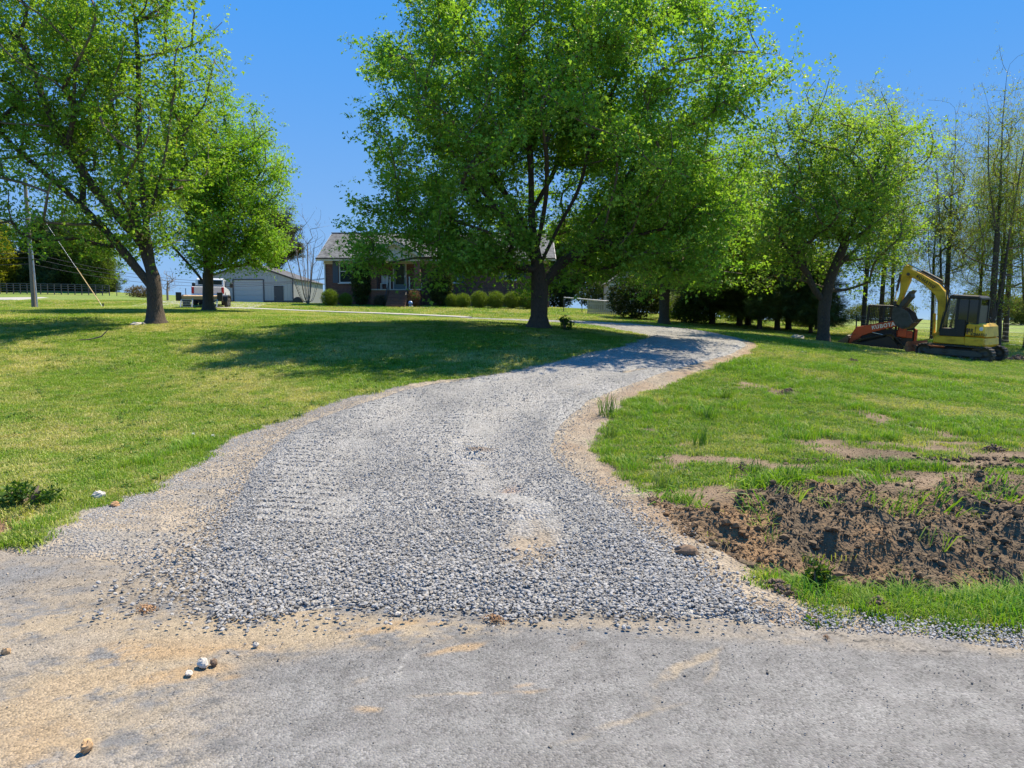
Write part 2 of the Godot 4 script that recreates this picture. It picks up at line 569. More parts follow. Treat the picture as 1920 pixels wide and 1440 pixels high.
const PATH := [-19.0, 43.2, -15.5, 42.4, -12.0, 41.4, -6.0, 39.6, -2.0, 38.2]
func path_near(x: float, d: float) -> float:
	var best := 99.0
	for i in range(0, PATH.size() - 2, 2):
		var a := Vector2(PATH[i], PATH[i + 1])
		var b := Vector2(PATH[i + 2], PATH[i + 3])
		var q := Geometry2D.get_closest_point_to_segment(Vector2(x, d), a, b)
		best = minf(best, q.distance_to(Vector2(x, d)))
	return best

func on(x: float, d: float, up := 0.0) -> Vector3:
	return Vector3(x, ground(x, d) + up, -d)

# ------------------------------------------------------------------ ground, road, drive
func lines(lo: float, hi: float, step: float, growth: float, far_lo: float, far_hi: float) -> PackedFloat32Array:
	var p := PackedFloat32Array()
	var x := lo
	while x < hi:
		p.append(x)
		x += step
	var s := step
	while x < far_hi:
		p.append(x)
		s *= growth
		x += s
	p.append(far_hi)
	s = step
	x = lo
	var q := PackedFloat32Array()
	while true:
		s *= growth
		x -= s
		if x < far_lo:
			break
		q.append(x)
	q.append(far_lo)
	q.reverse()
	q.append_array(p)
	return q

# a sheet over a grid; at(i, j) is filled by the caller
func sheet(verts: PackedVector3Array, cols: PackedColorArray, nx: int, nz: int) -> ArrayMesh:
	var nor := PackedVector3Array()
	nor.resize(verts.size())
	for j in nz:
		for i in nx:
			var a := verts[j * nx + maxi(i - 1, 0)]
			var b := verts[j * nx + mini(i + 1, nx - 1)]
			var c := verts[maxi(j - 1, 0) * nx + i]
			var e := verts[mini(j + 1, nz - 1) * nx + i]
			var n := (b - a).cross(e - c).normalized()
			nor[j * nx + i] = n if n.y > 0.0 else -n
	var ix := PackedInt32Array()
	ix.resize((nx - 1) * (nz - 1) * 6)
	var k := 0
	var up := (verts[1] - verts[0]).cross(verts[nx] - verts[0]).y < 0.0
	for j in nz - 1:
		for i in nx - 1:
			var p := j * nx + i
			var o := [p, p + 1, p + nx, p + 1, p + nx + 1, p + nx] if up else [p, p + nx, p + 1, p + 1, p + nx, p + nx + 1]
			for q in 6:
				ix[k + q] = o[q]
			k += 6
	var arr := []
	arr.resize(Mesh.ARRAY_MAX)
	arr[Mesh.ARRAY_VERTEX] = verts
	arr[Mesh.ARRAY_NORMAL] = nor
	arr[Mesh.ARRAY_COLOR] = cols
	arr[Mesh.ARRAY_INDEX] = ix
	var m := ArrayMesh.new()
	m.add_surface_from_arrays(Mesh.PRIMITIVE_TRIANGLES, arr)
	return m

const TURF := Color(0.15, 0.19, 0.045)
const TURF_DRY := Color(0.33, 0.29, 0.13)
const TAN := Color(0.38, 0.32, 0.245)
const SOIL := Color(0.145, 0.104, 0.064)
const RED_SOIL := Color(0.275, 0.168, 0.084)
const STONE_GREY := Color(0.35, 0.348, 0.343)

func mixc(a: Color, b: Color, t: float) -> Color:
	return a.lerp(b, clampf(t, 0.0, 1.0))

func soil_at(x: float, d: float) -> Color:
	var n := noise_a.get_noise_2d(x * 120.0 + 60.0, d * 120.0)
	var red := clampf(0.15 + n * 1.3 + ss(2.6, 1.3, x) * 0.8 + ss(4.6, 6.5, x) * 0.35, 0.0, 1.0)
	return mixc(SOIL, RED_SOIL, red * 0.85)

func ground_color(x: float, d: float) -> Color:
	var n := noise_a.get_noise_2d(x * 25.0, d * 25.0) + 0.6 * noise_b.get_noise_2d(x * 140.0, d * 140.0)
	var c := mixc(TURF, TURF_DRY, 0.22 + n * 0.9)
	if d > 60.0 or absf(x) > 45.0:
		return mixc(Color(0.16, 0.26, 0.035), Color(0.24, 0.29, 0.06), 0.5 + n)
	var g := grassy(x, d)
	var k := dug(x, d)
	var bare := TAN * (1.0 + noise_b.get_noise_2d(x * 300.0, d * 520.0) * 0.45)
	if d < 38.0 and x > edge("gr", d) and d > 5.8:
		bare = mixc(SOIL, Color(0.27, 0.195, 0.13), 0.35 + noise_b.get_noise_2d(x * 90.0, d * 90.0) * 1.4)
	elif d < 38.0 and x < edge("l", d) and d < 9.0:
		bare = mixc(bare, Color(0.30, 0.285, 0.265), 0.25 + noise_a.get_noise_2d(x * 90.0, d * 220.0) * 1.6)
	elif d < 38.0 and x > edge("r", d):
		bare = mixc(bare, Color(0.32, 0.22, 0.14), 0.25 + ss(13.0, 18.0, d) * 0.5 + noise_b.get_noise_2d(x * 80.0, d * 80.0) * 0.9)
	if x < -3.8 and d < 7.0 and d > road_edge(x):
		bare = RED_SOIL
		g = minf(g, ss(0.25, 0.6, Vector2(x + 4.35, (d - 5.45) * 1.4).length() + noise_b.get_noise_2d(x * 200.0, d * 200.0) * 0.3))
	c = mixc(bare, c, ss(0.1, 0.55, g))
	return mixc(c, soil_at(x, d), k)

func build_ground() -> void:
	var xs := lines(-4.6, 6.6, 0.05, 1.055, -420.0, 420.0)
	var ds := lines(3.2, 9.2, 0.05, 1.04, -60.0, 620.0)
	var verts := PackedVector3Array()
	var cols := PackedColorArray()
	for d in ds:
		for x in xs:
			verts.append(Vector3(x, ground(x, d), -d))
			cols.append(ground_color(x, d))
	solo("ground", "rising lawn and field of mown grass, bare earth and torn soil", "ground", sheet(verts, cols, xs.size(), ds.size()), M.ground, Vector3.ZERO, 0.0, "", "structure")

# stains: x, d, half-length, half-width, turn, strength, tint (0 tan dust, 1 orange clay, 2 pale scuff, 3 dark)
const STAINS := [
	-1.85, 3.05, 0.30, 0.16, 0.9, 0.9, 0, -1.65, 2.75, 0.65, 0.34, 2.0, 0.55, 0, -1.5, 3.45, 0.8, 0.2, 0.1, 0.6, 0, -2.7, 3.0, 0.6, 0.3, 1.2, 0.45, 0, -2.0, 3.4, 0.9, 0.35, 0.25, 0.6, 0, -1.7, 2.6, 0.5, 0.5, 0.0, 0.5, 0, -1.95, 2.95, 0.35, 0.10, 1.25, 0.8, 1, -1.72, 3.30, 0.30, 0.09, 0.45, 0.8, 0, -0.3, 3.6, 0.5, 0.09, 0.0, 0.5, 0, 1.2, 3.55, 0.7, 0.12, -0.2, 0.45, 0, -1.60, 3.36, 0.38, 0.10, 0.10, 1.0, 1, -1.88, 2.72, 0.42, 0.18, 1.9, 0.75, 0, -1.72, 2.50, 0.25, 0.12, 2.2, 0.6, 1,
	-1.10, 3.56, 0.75, 0.16, 0.0, 0.95, 0, -1.9, 3.75, 0.6, 0.18, 0.1, 0.8, 0, -2.4, 4.1, 0.55, 0.3, 0.4, 0.7, 0, -2.75, 3.5, 0.5, 0.2, 0.4, 0.5, 0,
	-1.52, 3.08, 0.17, 0.055, 0.25, 0.95, 1, -1.28, 3.05, 0.06, 0.02, 0.2, 0.8, 1, -0.72, 3.56, 0.14, 0.05, 0.2, 0.85, 1, -0.48, 3.66, 0.10, 0.03, 0.0, 0.9, 1, -0.28, 3.34, 0.12, 0.022, 0.55, 0.9, 1, -0.36, 3.46, 0.05, 0.02, 0.3, 0.7, 1,
	-0.05, 2.93, 0.17, 0.014, 0.06, 0.9, 1, -0.28, 2.92, 0.13, 0.010, 0.0, 0.8, 0, 0.06, 3.0, 0.05, 0.012, 0.1, 0.7, 1, -0.56, 2.80, 0.05, 0.02, -0.3, 0.8, 1, -0.66, 3.02, 0.05, 0.02, 0.9, 0.6, 0,
	0.80, 3.16, 0.21, 0.026, 0.75, 0.85, 0, 0.94, 3.16, 0.12, 0.015, 1.4, 0.5, 0, 0.62, 2.92, 0.08, 0.025, 1.5, 0.5, 0, 0.45, 2.72, 0.22, 0.014, 0.45, 0.6, 0, 0.3, 3.35, 0.05, 0.015, 1.2, 0.4, 1, 0.72, 3.45, 0.08, 0.012, 0.0, 0.45, 0, 0.25, 3.62, 0.5, 0.05, 0.0, 0.35, 0,
	-0.9, 2.9, 0.4, 0.15, 0.3, 0.4, 2, -0.3, 2.55, 0.6, 0.12, 0.2, 0.28, 2, 0.9, 2.6, 0.7, 0.1, 0.3, 0.3, 2, -1.2, 2.5, 0.4, 0.1, 0.2, 0.4, 2, 1.6, 2.9, 0.5, 0.12, -0.2, 0.28, 2, 0.1, 3.1, 0.5, 0.16, 0.1, 0.2, 2,
	-2.1, 3.95, 0.35, 0.08, 0.3, 0.5, 3, -1.7, 3.9, 0.3, 0.05, 0.2, 0.5, 3, -2.5, 3.2, 0.4, 0.15, 0.5, 0.3, 2, 0.2, 2.4, 0.4, 0.1, 0.2, 0.22, 3]

func road_color(x: float, d: float) -> Color:
	var n := noise_a.get_noise_2d(x * 40.0, d * 40.0)
	var f := noise_b.get_noise_2d(x * 420.0, d * 420.0)
	var c := Color(0.232, 0.230, 0.231) * (1.0 + n * 0.16 + f * 0.22)
	if absf(x) < 4.0 and d > 1.4:
		var brk := noise_b.get_noise_2d(x * 150.0 + 30.0, d * 260.0)
		var wx := x + noise_a.get_noise_2d(x * 160.0, d * 160.0) * 0.09
		var wd := d + noise_a.get_noise_2d(x * 160.0 + 200.0, d * 160.0) * 0.06
		var grit := noise_b.get_noise_2d(x * 1400.0, d * 1400.0)
		for i in range(0, STAINS.size(), 7):
			var v := Vector2(wx - STAINS[i], wd - STAINS[i + 1]).rotated(-STAINS[i + 4])
			var q := pow(v.x / STAINS[i + 2], 2.0) + pow(v.y / STAINS[i + 3], 2.0)
			if q < 3.0:
				var s: float = STAINS[i + 5] * smoothstep(3.0, 0.3, q) * clampf(0.86 + brk * 1.4 + f * 1.0 + grit * 0.9, 0.0, 1.0)
				var t: Color = [Color(0.42, 0.34, 0.235), Color(0.44, 0.31, 0.175), Color(0.34, 0.34, 0.34), Color(0.13, 0.115, 0.10)][int(STAINS[i + 6])]
				c = mixc(c, t, s * 0.9)
		# a thin curved pale scrape left by a track
		var r := Vector2(x + 0.16, d - 3.16).length() + noise_a.get_noise_2d(x * 90.0, d * 90.0) * 0.03
		if x < -0.2 and d < 3.4 and d > 2.86:
			c = mixc(c, Color(0.46, 0.45, 0.43), smoothstep(0.010, 0.002, absf(r - 0.36)) * 0.75 * clampf(0.5 + brk * 2.0, 0.0, 1.0))
		# earth carried on to the broken edge
		var e := road_edge(x) - d
		c = mixc(c, mixc(TAN, Color(0.29, 0.265, 0.24), 0.5 + brk), ss(0.34, 0.0, e + f * 0.3 + brk * 0.15 + 0.16 * ss(-0.9, 0.2, x)) * 0.8)
		# the hairline crack along the pavement edge
		if x > 0.1 and x < 2.6:
			c = mixc(c, Color(0.06, 0.058, 0.055), smoothstep(0.011, 0.004, absf(e - 0.15 - f * 0.12 - brk * 0.05)) * clampf(0.4 + brk * 3.0, 0.0, 1.0))
	return c

func build_road() -> void:
	var us := lines(-3.6, 3.4, 0.018, 1.09, -160.0, 160.0)
	var ts := lines(0.0, 2.4, 0.018, 1.12, -0.06, 7.0)
	var verts := PackedVector3Array()
	var cols := PackedColorArray()
	for t in ts:
		for u in us:
			var along := Vector2(0.9735, -0.2287)
			var d := 4.0 + along.y * u - 0.9735 * t
			var x := along.x * u - 0.2287 * t
			var wob := 0.0
			if t < 0.3 and absf(u) < 10.0:
				wob = (noise_b.get_noise_2d(x * 130.0, d * 130.0) * 0.07 + noise_a.get_noise_2d(x * 500.0, d * 500.0) * 0.02) * (1.0 - t / 0.3)
			d += wob
			var y := noise_a.get_noise_2d(x * 30.0, d * 30.0) * 0.008
			if t < 0.0:
				y = -0.08
			elif t < 0.06:
				y -= 0.012
			verts.append(Vector3(x, y, -d))
			cols.append(road_color(x, d))
	solo("road", "worn grey asphalt road dusted with tan and orange clay", "road", sheet(verts, cols, us.size(), ts.size()), M.asphalt, Vector3.ZERO, 0.0, "", "structure")

# height of the gravel above the ground below it
func gravel_lift(x: float, d: float) -> float:
	var l := edge("l", d)
	var r := edge("r", d)
	var u := (x - l) / maxf(r - l, 0.3)
	var tip := ss(3.68, 4.3, d + 0.05 * sin(x * 2.5))
	var e := ss(0.0, 0.10, u) * ss(0.0, 0.10, 1.0 - u) * tip
	var rut := exp(-pow((u - 0.3) / 0.09, 2.0)) + exp(-pow((u - 0.72) / 0.09, 2.0))
	var rip := 0.0
	if d > 5.5:
		rip = sin(d * 34.0 + u * 9.0 + noise_a.get_noise_2d(x * 30.0, d * 30.0) * 3.0) * 0.034 * (rut * 0.8 + 0.12) * clampf(0.45 + noise_b.get_noise_2d(x * 45.0, d * 30.0) * 2.2, 0.0, 1.0)
	return e * (0.045 - rut * 0.022 + noise_b.get_noise_2d(x * 120.0, d * 120.0) * 0.03 + rip) - (1.0 - e) * 0.02

func gravel_color(x: float, d: float) -> Color:
	var l := edge("l", d)
	var r := edge("r", d)
	var u := (x - l) / maxf(r - l, 0.3)
	var n := noise_a.get_noise_2d(x * 60.0, d * 30.0)
	var c := STONE_GREY * (1.0 + n * 0.3)
	# fines pressed to the surface in the wheel paths and a tan smear where clay came up
	var rut := exp(-pow((u - 0.3) / 0.14, 2.0)) + exp(-pow((u - 0.70) / 0.14, 2.0))
	c = mixc(c, Color(0.37, 0.362, 0.348), rut * 0.75 * ss(4.6, 7.0, d) * clampf(0.7 + n * 2.0, 0.0, 1.0))
	var brk := noise_b.get_noise_2d(x * 160.0, d * 100.0)
	c = mixc(c, Color(0.37, 0.30, 0.22), smoothstep(1.0, 0.2, Vector2((x - 0.15) / 0.34, (d - 5.0) / 1.1).length()) * clampf(0.75 + brk * 1.8, 0.0, 1.0) * 0.85)
	c = mixc(c, Color(0.34, 0.16, 0.08), smoothstep(1.0, 0.2, Vector2((x - 0.0) / 0.16, (d - 6.2) / 0.5).length()) * clampf(brk * 3.0, 0.0, 1.0) * 0.8)
	c = mixc(c, Color(0.20, 0.15, 0.11), smoothstep(1.0, 0.3, Vector2((x + 0.45) / 0.36, (d - 8.15) / 0.09).rotated(0.12).length()) * clampf(0.7 + brk * 2.0, 0.0, 1.0) * 0.9)
	return c

func build_drive() -> void:
	var ds := PackedFloat32Array()
	var d := 3.58
	var s := 0.045
	while d < 38.6:
		ds.append(d)
		if d > 7.0:
			s = minf(s * 1.015, 0.25)
		d += s
	var nu := 90
	var verts := PackedVector3Array()
	var cols := PackedColorArray()
	for dd in ds:
		var l := edge("l", dd) - 0.06
		var r := edge("r", dd) + 0.06
		for i in nu:
			var x := lerpf(l, r, i / float(nu - 1))
			verts.append(Vector3(x, ground_under_drive(x, dd) + gravel_lift(x, dd), -dd))
			cols.append(gravel_color(x, dd))
	solo("gravel_driveway", "crushed grey limestone driveway curving up past the big tree", "driveway", sheet(verts, cols, nu, ds.size()), M.gravel, Vector3.ZERO, 0.0, "", "structure")

func ground_under_drive(x: float, d: float) -> float:
	var h := ground(x, d)
	if d < road_edge(x) + 0.35:
		h = maxf(h, 0.012)
	return h

func stone_mesh(seed_: int, flat_: float) -> ArrayMesh:
	var r := RandomNumberGenerator.new()
	r.seed = seed_
	var p := []
	for k in 12:
		var g := (1.0 + sqrt(5.0)) / 2.0
		var v: Vector3 = [Vector3(-1, g, 0), Vector3(1, g, 0), Vector3(-1, -g, 0), Vector3(1, -g, 0), Vector3(0, -1, g), Vector3(0, 1, g), Vector3(0, -1, -g), Vector3(0, 1, -g), Vector3(g, 0, -1), Vector3(g, 0, 1), Vector3(-g, 0, -1), Vector3(-g, 0, 1)][k]
		p.append(v.normalized() * Vector3(r.randf_range(0.35, 0.62), r.randf_range(0.28, 0.55) * flat_, r.randf_range(0.3, 0.5)))
	var mb := MB.new()
	for f in [[0, 11, 5], [0, 5, 1], [0, 1, 7], [0, 7, 10], [0, 10, 11], [1, 5, 9], [5, 11, 4], [11, 10, 2], [10, 7, 6], [7, 1, 8], [3, 9, 4], [3, 4, 2], [3, 2, 6], [3, 6, 8], [3, 8, 9], [4, 9, 5], [2, 4, 11], [6, 2, 10], [8, 6, 7], [9, 8, 1]]:
		mb.tri(p[f[0]], p[f[1]], p[f[2]], p[f[0]] + p[f[1]] + p[f[2]])
	return mb.done()

func turn_any(r: RandomNumberGenerator) -> Basis:
	return Basis.from_euler(Vector3(r.randf() * TAU, r.randf() * TAU, r.randf() * TAU))

func build_stones() -> void:
	var r := RandomNumberGenerator.new()
	r.seed = 5
	var sets := []
	for k in 5:
		sets.append(Inst.new())
	var put := func(x: float, d: float, y: float, size: float, c: Color) -> void:
		var b := (Basis.from_euler(Vector3(r.randfn(0, 0.28), r.randf() * TAU, r.randfn(0, 0.28)))).scaled(Vector3.ONE * size)
		(sets[r.randi() % 5] as Inst).add(b, Vector3(x, y + size * 0.04, -d), c)
	# bands of distance: from, to, stones per square metre, size
	for band in [[3.5, 5.2, 8500.0, 0.0145], [5.2, 7.5, 3800.0, 0.0138], [7.5, 11.0, 1700.0, 0.0135], [11.0, 17.0, 730.0, 0.0135], [17.0, 38.0, 280.0, 0.0135]]:
		var width := 5.2
		var count := int((band[1] - band[0]) * width * band[2])
		for i in count:
			var d: float = r.randf_range(band[0], band[1])
			# cover thins steadily with distance
			if r.randf() * band[2] > 8500.0 * pow(3.6 / d, 2.2):
				continue
			var l := edge("l", d)
			var rr := edge("r", d)
			var x := r.randf_range(l - 0.7, l - 0.7 + width)
			if x > rr + 0.3:
				continue
			var out := maxf(l - x, x - rr)
			if out > 0.0 and r.randf() > 0.62 * exp(-out * (4.5 if x < l else 11.0)):
				continue
			var u := (x - l) / (rr - l)
			# thinner cover on the pressed wheel paths and clay
			var thin := exp(-pow((x - 0.15) / 0.3, 2.0) - pow((d - 5.1) / 0.9, 2.0)) * 0.85 + (exp(-pow((u - 0.3) / 0.12, 2.0)) + exp(-pow((u - 0.7) / 0.12, 2.0))) * 0.85 * ss(4.4, 6.0, d)
			thin *= clampf(0.8 + noise_a.get_noise_2d(x * 120.0, d * 90.0) * 1.5, 0.0, 1.2)
			# the machine's tread left rows of loose stones across the wheel paths
			var rut_here := exp(-pow((u - 0.2) / 0.085, 2.0)) + exp(-pow((u - 0.62) / 0.085, 2.0))
			var patch := ss(-0.05, 0.12, noise_b.get_noise_2d(x * 40.0 + 77.0, d * 22.0))
			var row := sin(d * 36.0 + u * 5.0)
			if d > 5.4 and rut_here > 0.3 and patch > 0.1:
				thin = maxf(thin, 0.93 * patch if row < 0.25 else 0.0)
			if r.randf() < thin:
				continue
			if d < 4.3 and r.randf() > ss(3.58, 3.98, d + 0.05 * sin(x * 2.5) + noise_b.get_noise_2d(x * 150.0, d * 30.0) * 0.22) + 0.04:
				continue
			var g := r.randf_range(0.21, 0.39) * (lerpf(0.55, 0.8, ss(5.0, 9.0, d)) if r.randf() < 0.12 else 1.0)
			g = lerpf(g, 0.34, 0.5 * ss(5.0, 9.0, d))
			var c := Color(g, g * 0.975, g * 0.94)
			if r.randf() < 0.05:
				c = Color(g * 1.05, g * 0.92, g * 0.76)
			put.call(x, d, ground_under_drive(x, d) + maxf(gravel_lift(x, d), 0.0) + r.randf() * 0.012, (1.35 if d > 5.4 and rut_here > 0.3 and row > 0.25 else 1.0) * band[3] * (0.5 + 1.5 * pow(r.randf(), 2.0) + 0.15) * (1.15 if d < 5.0 else 1.0), c)
	# thin old gravel between the drive and the grass on the left, and along the road's right edge
	for i in 11000:
		var d := r.randf_range(4.3, 13.0)
		var gl := edge("gl", d)
		var x := gl + absf(r.randfn(0.0, 0.22)) - 0.05
		if d < 5.6:
			x = gl + absf(r.randfn(0.0, 0.3))
			if r.randf() < 0.4:
				continue
		var g := r.randf_range(0.18, 0.40)
		put.call(x, d, ground(x, d), r.randf_range(0.007, 0.022), Color(g, g * 0.98, g * 0.96))
	for i in 5600:
		var x := r.randf_range(0.9, 5.0)
		var d := road_edge(x) + r.randfn(0.06, 0.1) + 0.02
		var g := r.randf_range(0.17, 0.40)
		if d > road_edge(x) + 0.3:
			continue
		put.call(x, d, maxf(ground(x, d), -0.005), r.randf_range(0.006, 0.021), Color(g, g * 0.99, g * 0.98))
	# grit scattered over the asphalt
	for i in 3600:
		var x := r.randf_range(-3.4, 3.0)
		var d := road_edge(x) - absf(r.randfn(0.0, 0.75))
		var keep := 1.0 if x < -0.6 else 0.5
		if d < 1.6 or r.randf() > keep:
			continue
		var g := r.randf_range(0.10, 0.36)
		put.call(x, d, 0.004, r.randf_range(0.004, 0.011) * (2.0 if r.randf() < 0.03 else 1.0), Color(g, g * 0.93, g * 0.84))
	# crumbs of earth and grit on the bare verges
	for i in 14000:
		var d := r.randf_range(3.9, 15.0)
		var on_right := r.randf() < 0.55
		var x := r.randf_range(edge("r", d), edge("gr", d) + 0.1) if on_right else r.randf_range(edge("gl", d), edge("l", d))
		if not on_right and d > 11.5:
			continue
		var g := r.randf_range(0.14, 0.40)
		put.call(x, d, maxf(ground(x, d), 0.0 if d < road_edge(x) else -1.0), r.randf_range(0.005, 0.016) * (2.0 if r.randf() < 0.04 else 1.0), Color(g, g * 0.86, g * 0.70))
	var root := Node3D.new()
	root.name = numbered("gravel")
	add_child(root)
	tag(root, "loose crushed limestone strewn over the driveway and its edges", "gravel", "", "stuff")
	for k in 5:
		root.add_child((sets[k] as Inst).node("stones", stone_mesh(100 + k, [0.6, 0.8, 0.42, 0.55, 0.7][k]), M.stone), true)

func build_clods() -> void:
	var r := RandomNumberGenerator.new()
	r.seed = 6
	var sets := [Inst.new(), Inst.new(), Inst.new()]
	for i in 90000:
		var x := 1.2 + pow(r.randf(), 1.3) * 7.5
		var d := r.randf_range(4.3, 9.0)
		var k := dug(x, d)
		if k < 0.5:
			var near := ss(2.2, 4.0, x) * ss(6.0, 6.6, d) * ss(9.0, 7.6, d)
			if r.randf() > 0.03 + 0.28 * near:
				continue
		var size := r.randf_range(0.007, 0.026) if r.randf() > 0.022 else r.randf_range(0.035, 0.095)
		if d > 6.4:
			size *= 0.8
		var c := soil_at(x, d) * r.randf_range(0.75, 1.5)
		(sets[r.randi() % 3] as Inst).add(turn_any(r).scaled(Vector3(1.0, r.randf_range(0.6, 1.0), 1.0) * size), Vector3(x, ground(x, d) + size * 0.1, -d), c)
	# crumbs along the torn edge of the grass strip and the machine's tread marks
	for row in 2:
		for i in 34:
			var x := 3.05 + i * 0.115 + r.randf() * 0.03
			var d := 7.35 + row * 0.42 + x * 0.10 - 0.3 + r.randfn(0.0, 0.02)
			for q in 5:
				var s := r.randf_range(0.03, 0.075)
				(sets[q % 3] as Inst).add(turn_any(r).scaled(Vector3.ONE * s), Vector3(x + r.randfn(0, 0.02), ground(x, d) + s * 0.2, -d + r.randfn(0, 0.05)), soil_at(x, d) * r.randf_range(0.7, 1.2))
	var root := Node3D.new()
	root.name = numbered("soil_clods")
	add_child(root)
	tag(root, "crumbled brown and reddish clods lying on the dug ditch bank", "soil", "", "stuff")
	for k in 3:
		root.add_child((sets[k] as Inst).node("clods", stone_mesh(140 + k, 0.95), M.clod), true)

# ------------------------------------------------------------------ grass
func tuft(seed_: int, blades: int, spread: float, tall: float, wide: float, lean: float) -> ArrayMesh:
	var r := RandomNumberGenerator.new()
	r.seed = seed_
	var mb := MB.new()
	mb.smooth()
	for k in blades:
		var a := r.randf() * TAU
		var o := Vector3(cos(a), 0, sin(a)) * spread * sqrt(r.randf())
		var h := tall * r.randf_range(0.55, 1.15)
		var w := wide * r.randf_range(0.7, 1.2)
		var da := r.randf() * TAU
		var dir := Vector3(cos(da), 0, sin(da))
		var side := Vector3(-dir.z, 0, dir.x) * w * 0.5
		var l := lean * h * r.randf_range(0.3, 1.3)
		var mid := o + Vector3(0, h * 0.6, 0) + dir * l * 0.35
		var tip := o + Vector3(0, h * (1.0 - 0.25 * lean), 0) + dir * l
		var tone := r.randf_range(0.8, 1.2)
		mb.color(Color(tone, tone, tone))
		o.y -= 0.02
		mb.quad(o - side, o + side, mid + side * 0.8, mid - side * 0.8, -dir)
		mb.tri(mid - side * 0.8, mid + side * 0.8, tip, -dir)
	return mb.done()

func build_grass() -> void:
	var r := RandomNumberGenerator.new()
	r.seed = 8
	var short := [Inst.new(), Inst.new(), Inst.new()]
	var tall := [Inst.new(), Inst.new()]
	# bands: from, to, tufts per square metre, size
	for band in [[3.6, 9.0, 620.0, 1.0], [9.0, 15.0, 430.0, 1.1], [15.0, 24.0, 230.0, 1.35], [24.0, 40.0, 85.0, 1.9], [40.0, 62.0, 34.0, 2.6]]:
		var d0: float = band[0]
		var d1: float = band[1]
		var half := d1 * 0.78 + 0.8
		var count := int((d1 - d0) * half * 2.0 * band[2])
		for i in count:
			var d := r.randf_range(d0, d1)
			var x := r.randf_range(-half, half)
			if absf(x) > d * 0.78 + 0.8:
				continue
			var g := grassy(x, d)
			if r.randf() > g:
				continue
			if x < -3.8 and d < 7.0 and Vector2(x + 4.35, (d - 5.45) * 1.4).length() < 0.42:
				continue
			var n := noise_a.get_noise_2d(x * 25.0, d * 25.0) + 0.6 * noise_b.get_noise_2d(x * 140.0, d * 140.0)
			var right := d < 38.0 and x > edge("r", d)
			var dry := clampf((0.25 if right else 0.29) + n * 1.25 - (0.12 if right else 0.0) + r.randfn(0.0, 0.2), 0.0, 1.0)
			if r.randf() < 0.05:
				dry = 0.9
			var c := mixc(mixc(Color(0.15, 0.31, 0.032), Color(0.31, 0.39, 0.045), r.randf()), Color(0.56, 0.50, 0.20), dry) * r.randf_range(0.75, 1.25)
			var lush := noise_a.get_noise_2d(x * 45.0 + 900.0, d * 30.0) * 0.8 + noise_b.get_noise_2d(x * 260.0, d * 200.0) * 0.45
			var size: float = band[3] * r.randf_range(0.7, 1.25)
			var b := Basis(Vector3.UP, r.randf() * TAU)
			var p := Vector3(x, ground(x, d), -d)
			if right and d < 7.6 and d > 5.5 and dug(x, d - 0.22) > 0.3 and r.randf() < 0.6:
				(tall[r.randi() % 2] as Inst).add(Basis.from_euler(Vector3(0.5, r.randf() * TAU, 0.0)).scaled(Vector3.ONE * r.randf_range(0.9, 1.9)), p, mixc(c, Color(0.2, 0.36, 0.035), 0.6))
			elif right and d < 18.0 and lush > 0.10 and r.randf() < 0.5 or (not right and d < 9.0 and x > edge("gl", d) - 0.7 and x < edge("gl", d) and r.randf() < 0.16) or (d < 5.0 and r.randf() < 0.25):
				c = mixc(Color(0.13, 0.30, 0.028), Color(0.28, 0.38, 0.04), r.randf()) * r.randf_range(0.85, 1.15)
				(tall[r.randi() % 2] as Inst).add(b.scaled(Vector3.ONE * size * 0.9 * clampf(0.75 + lush * 1.2, 0.6, 1.3)), p, c)
			else:
				(short[r.randi() % 3] as Inst).add(b.scaled(Vector3(size, size * (1.15 if right else 0.85), size)), p, c)
	var root := Node3D.new()
	root.name = numbered("lawn_grass")
	add_child(root)
	tag(root, "short mown spring grass with dry blades covering the lawns", "grass", "", "stuff")
	# low broad-leaved weeds and clover between the blades
	var clover := Inst.new()
	for i in 16000:
		var d := r.randf_range(4.0, 26.0)
		var x := r.randf_range(-20.0, 20.0)
		if absf(x) > d * 0.78 + 0.5 or noise_a.get_noise_2d(x * 60.0 + 300.0, d * 60.0) < 0.12 or r.randf() > grassy(x, d):
			continue
		clover.add(Basis(Vector3.UP, r.randf() * TAU).scaled(Vector3(1.0, 0.7, 1.0) * r.randf_range(0.6, 1.4)), Vector3(x, ground(x, d) + 0.02, -d), mixc(Color(0.07, 0.17, 0.03), Color(0.16, 0.29, 0.05), r.randf()))
	root.add_child(clover.node("clover", spray(341, 14, 0.07, 0.042, 0.0), M.grass), true)
	for k in 3:
		root.add_child((short[k] as Inst).node("short_tufts", tuft(200 + k, 13, 0.08, 0.045, 0.0075, 1.0), M.grass), true)
	for k in 2:
		root.add_child((tall[k] as Inst).node("tall_tufts", tuft(210 + k, 18, 0.085, 0.115, 0.0065, 0.9), M.grass), true)
	print("grass ", short[0].count * 3, " tall ", tall[0].count * 2)

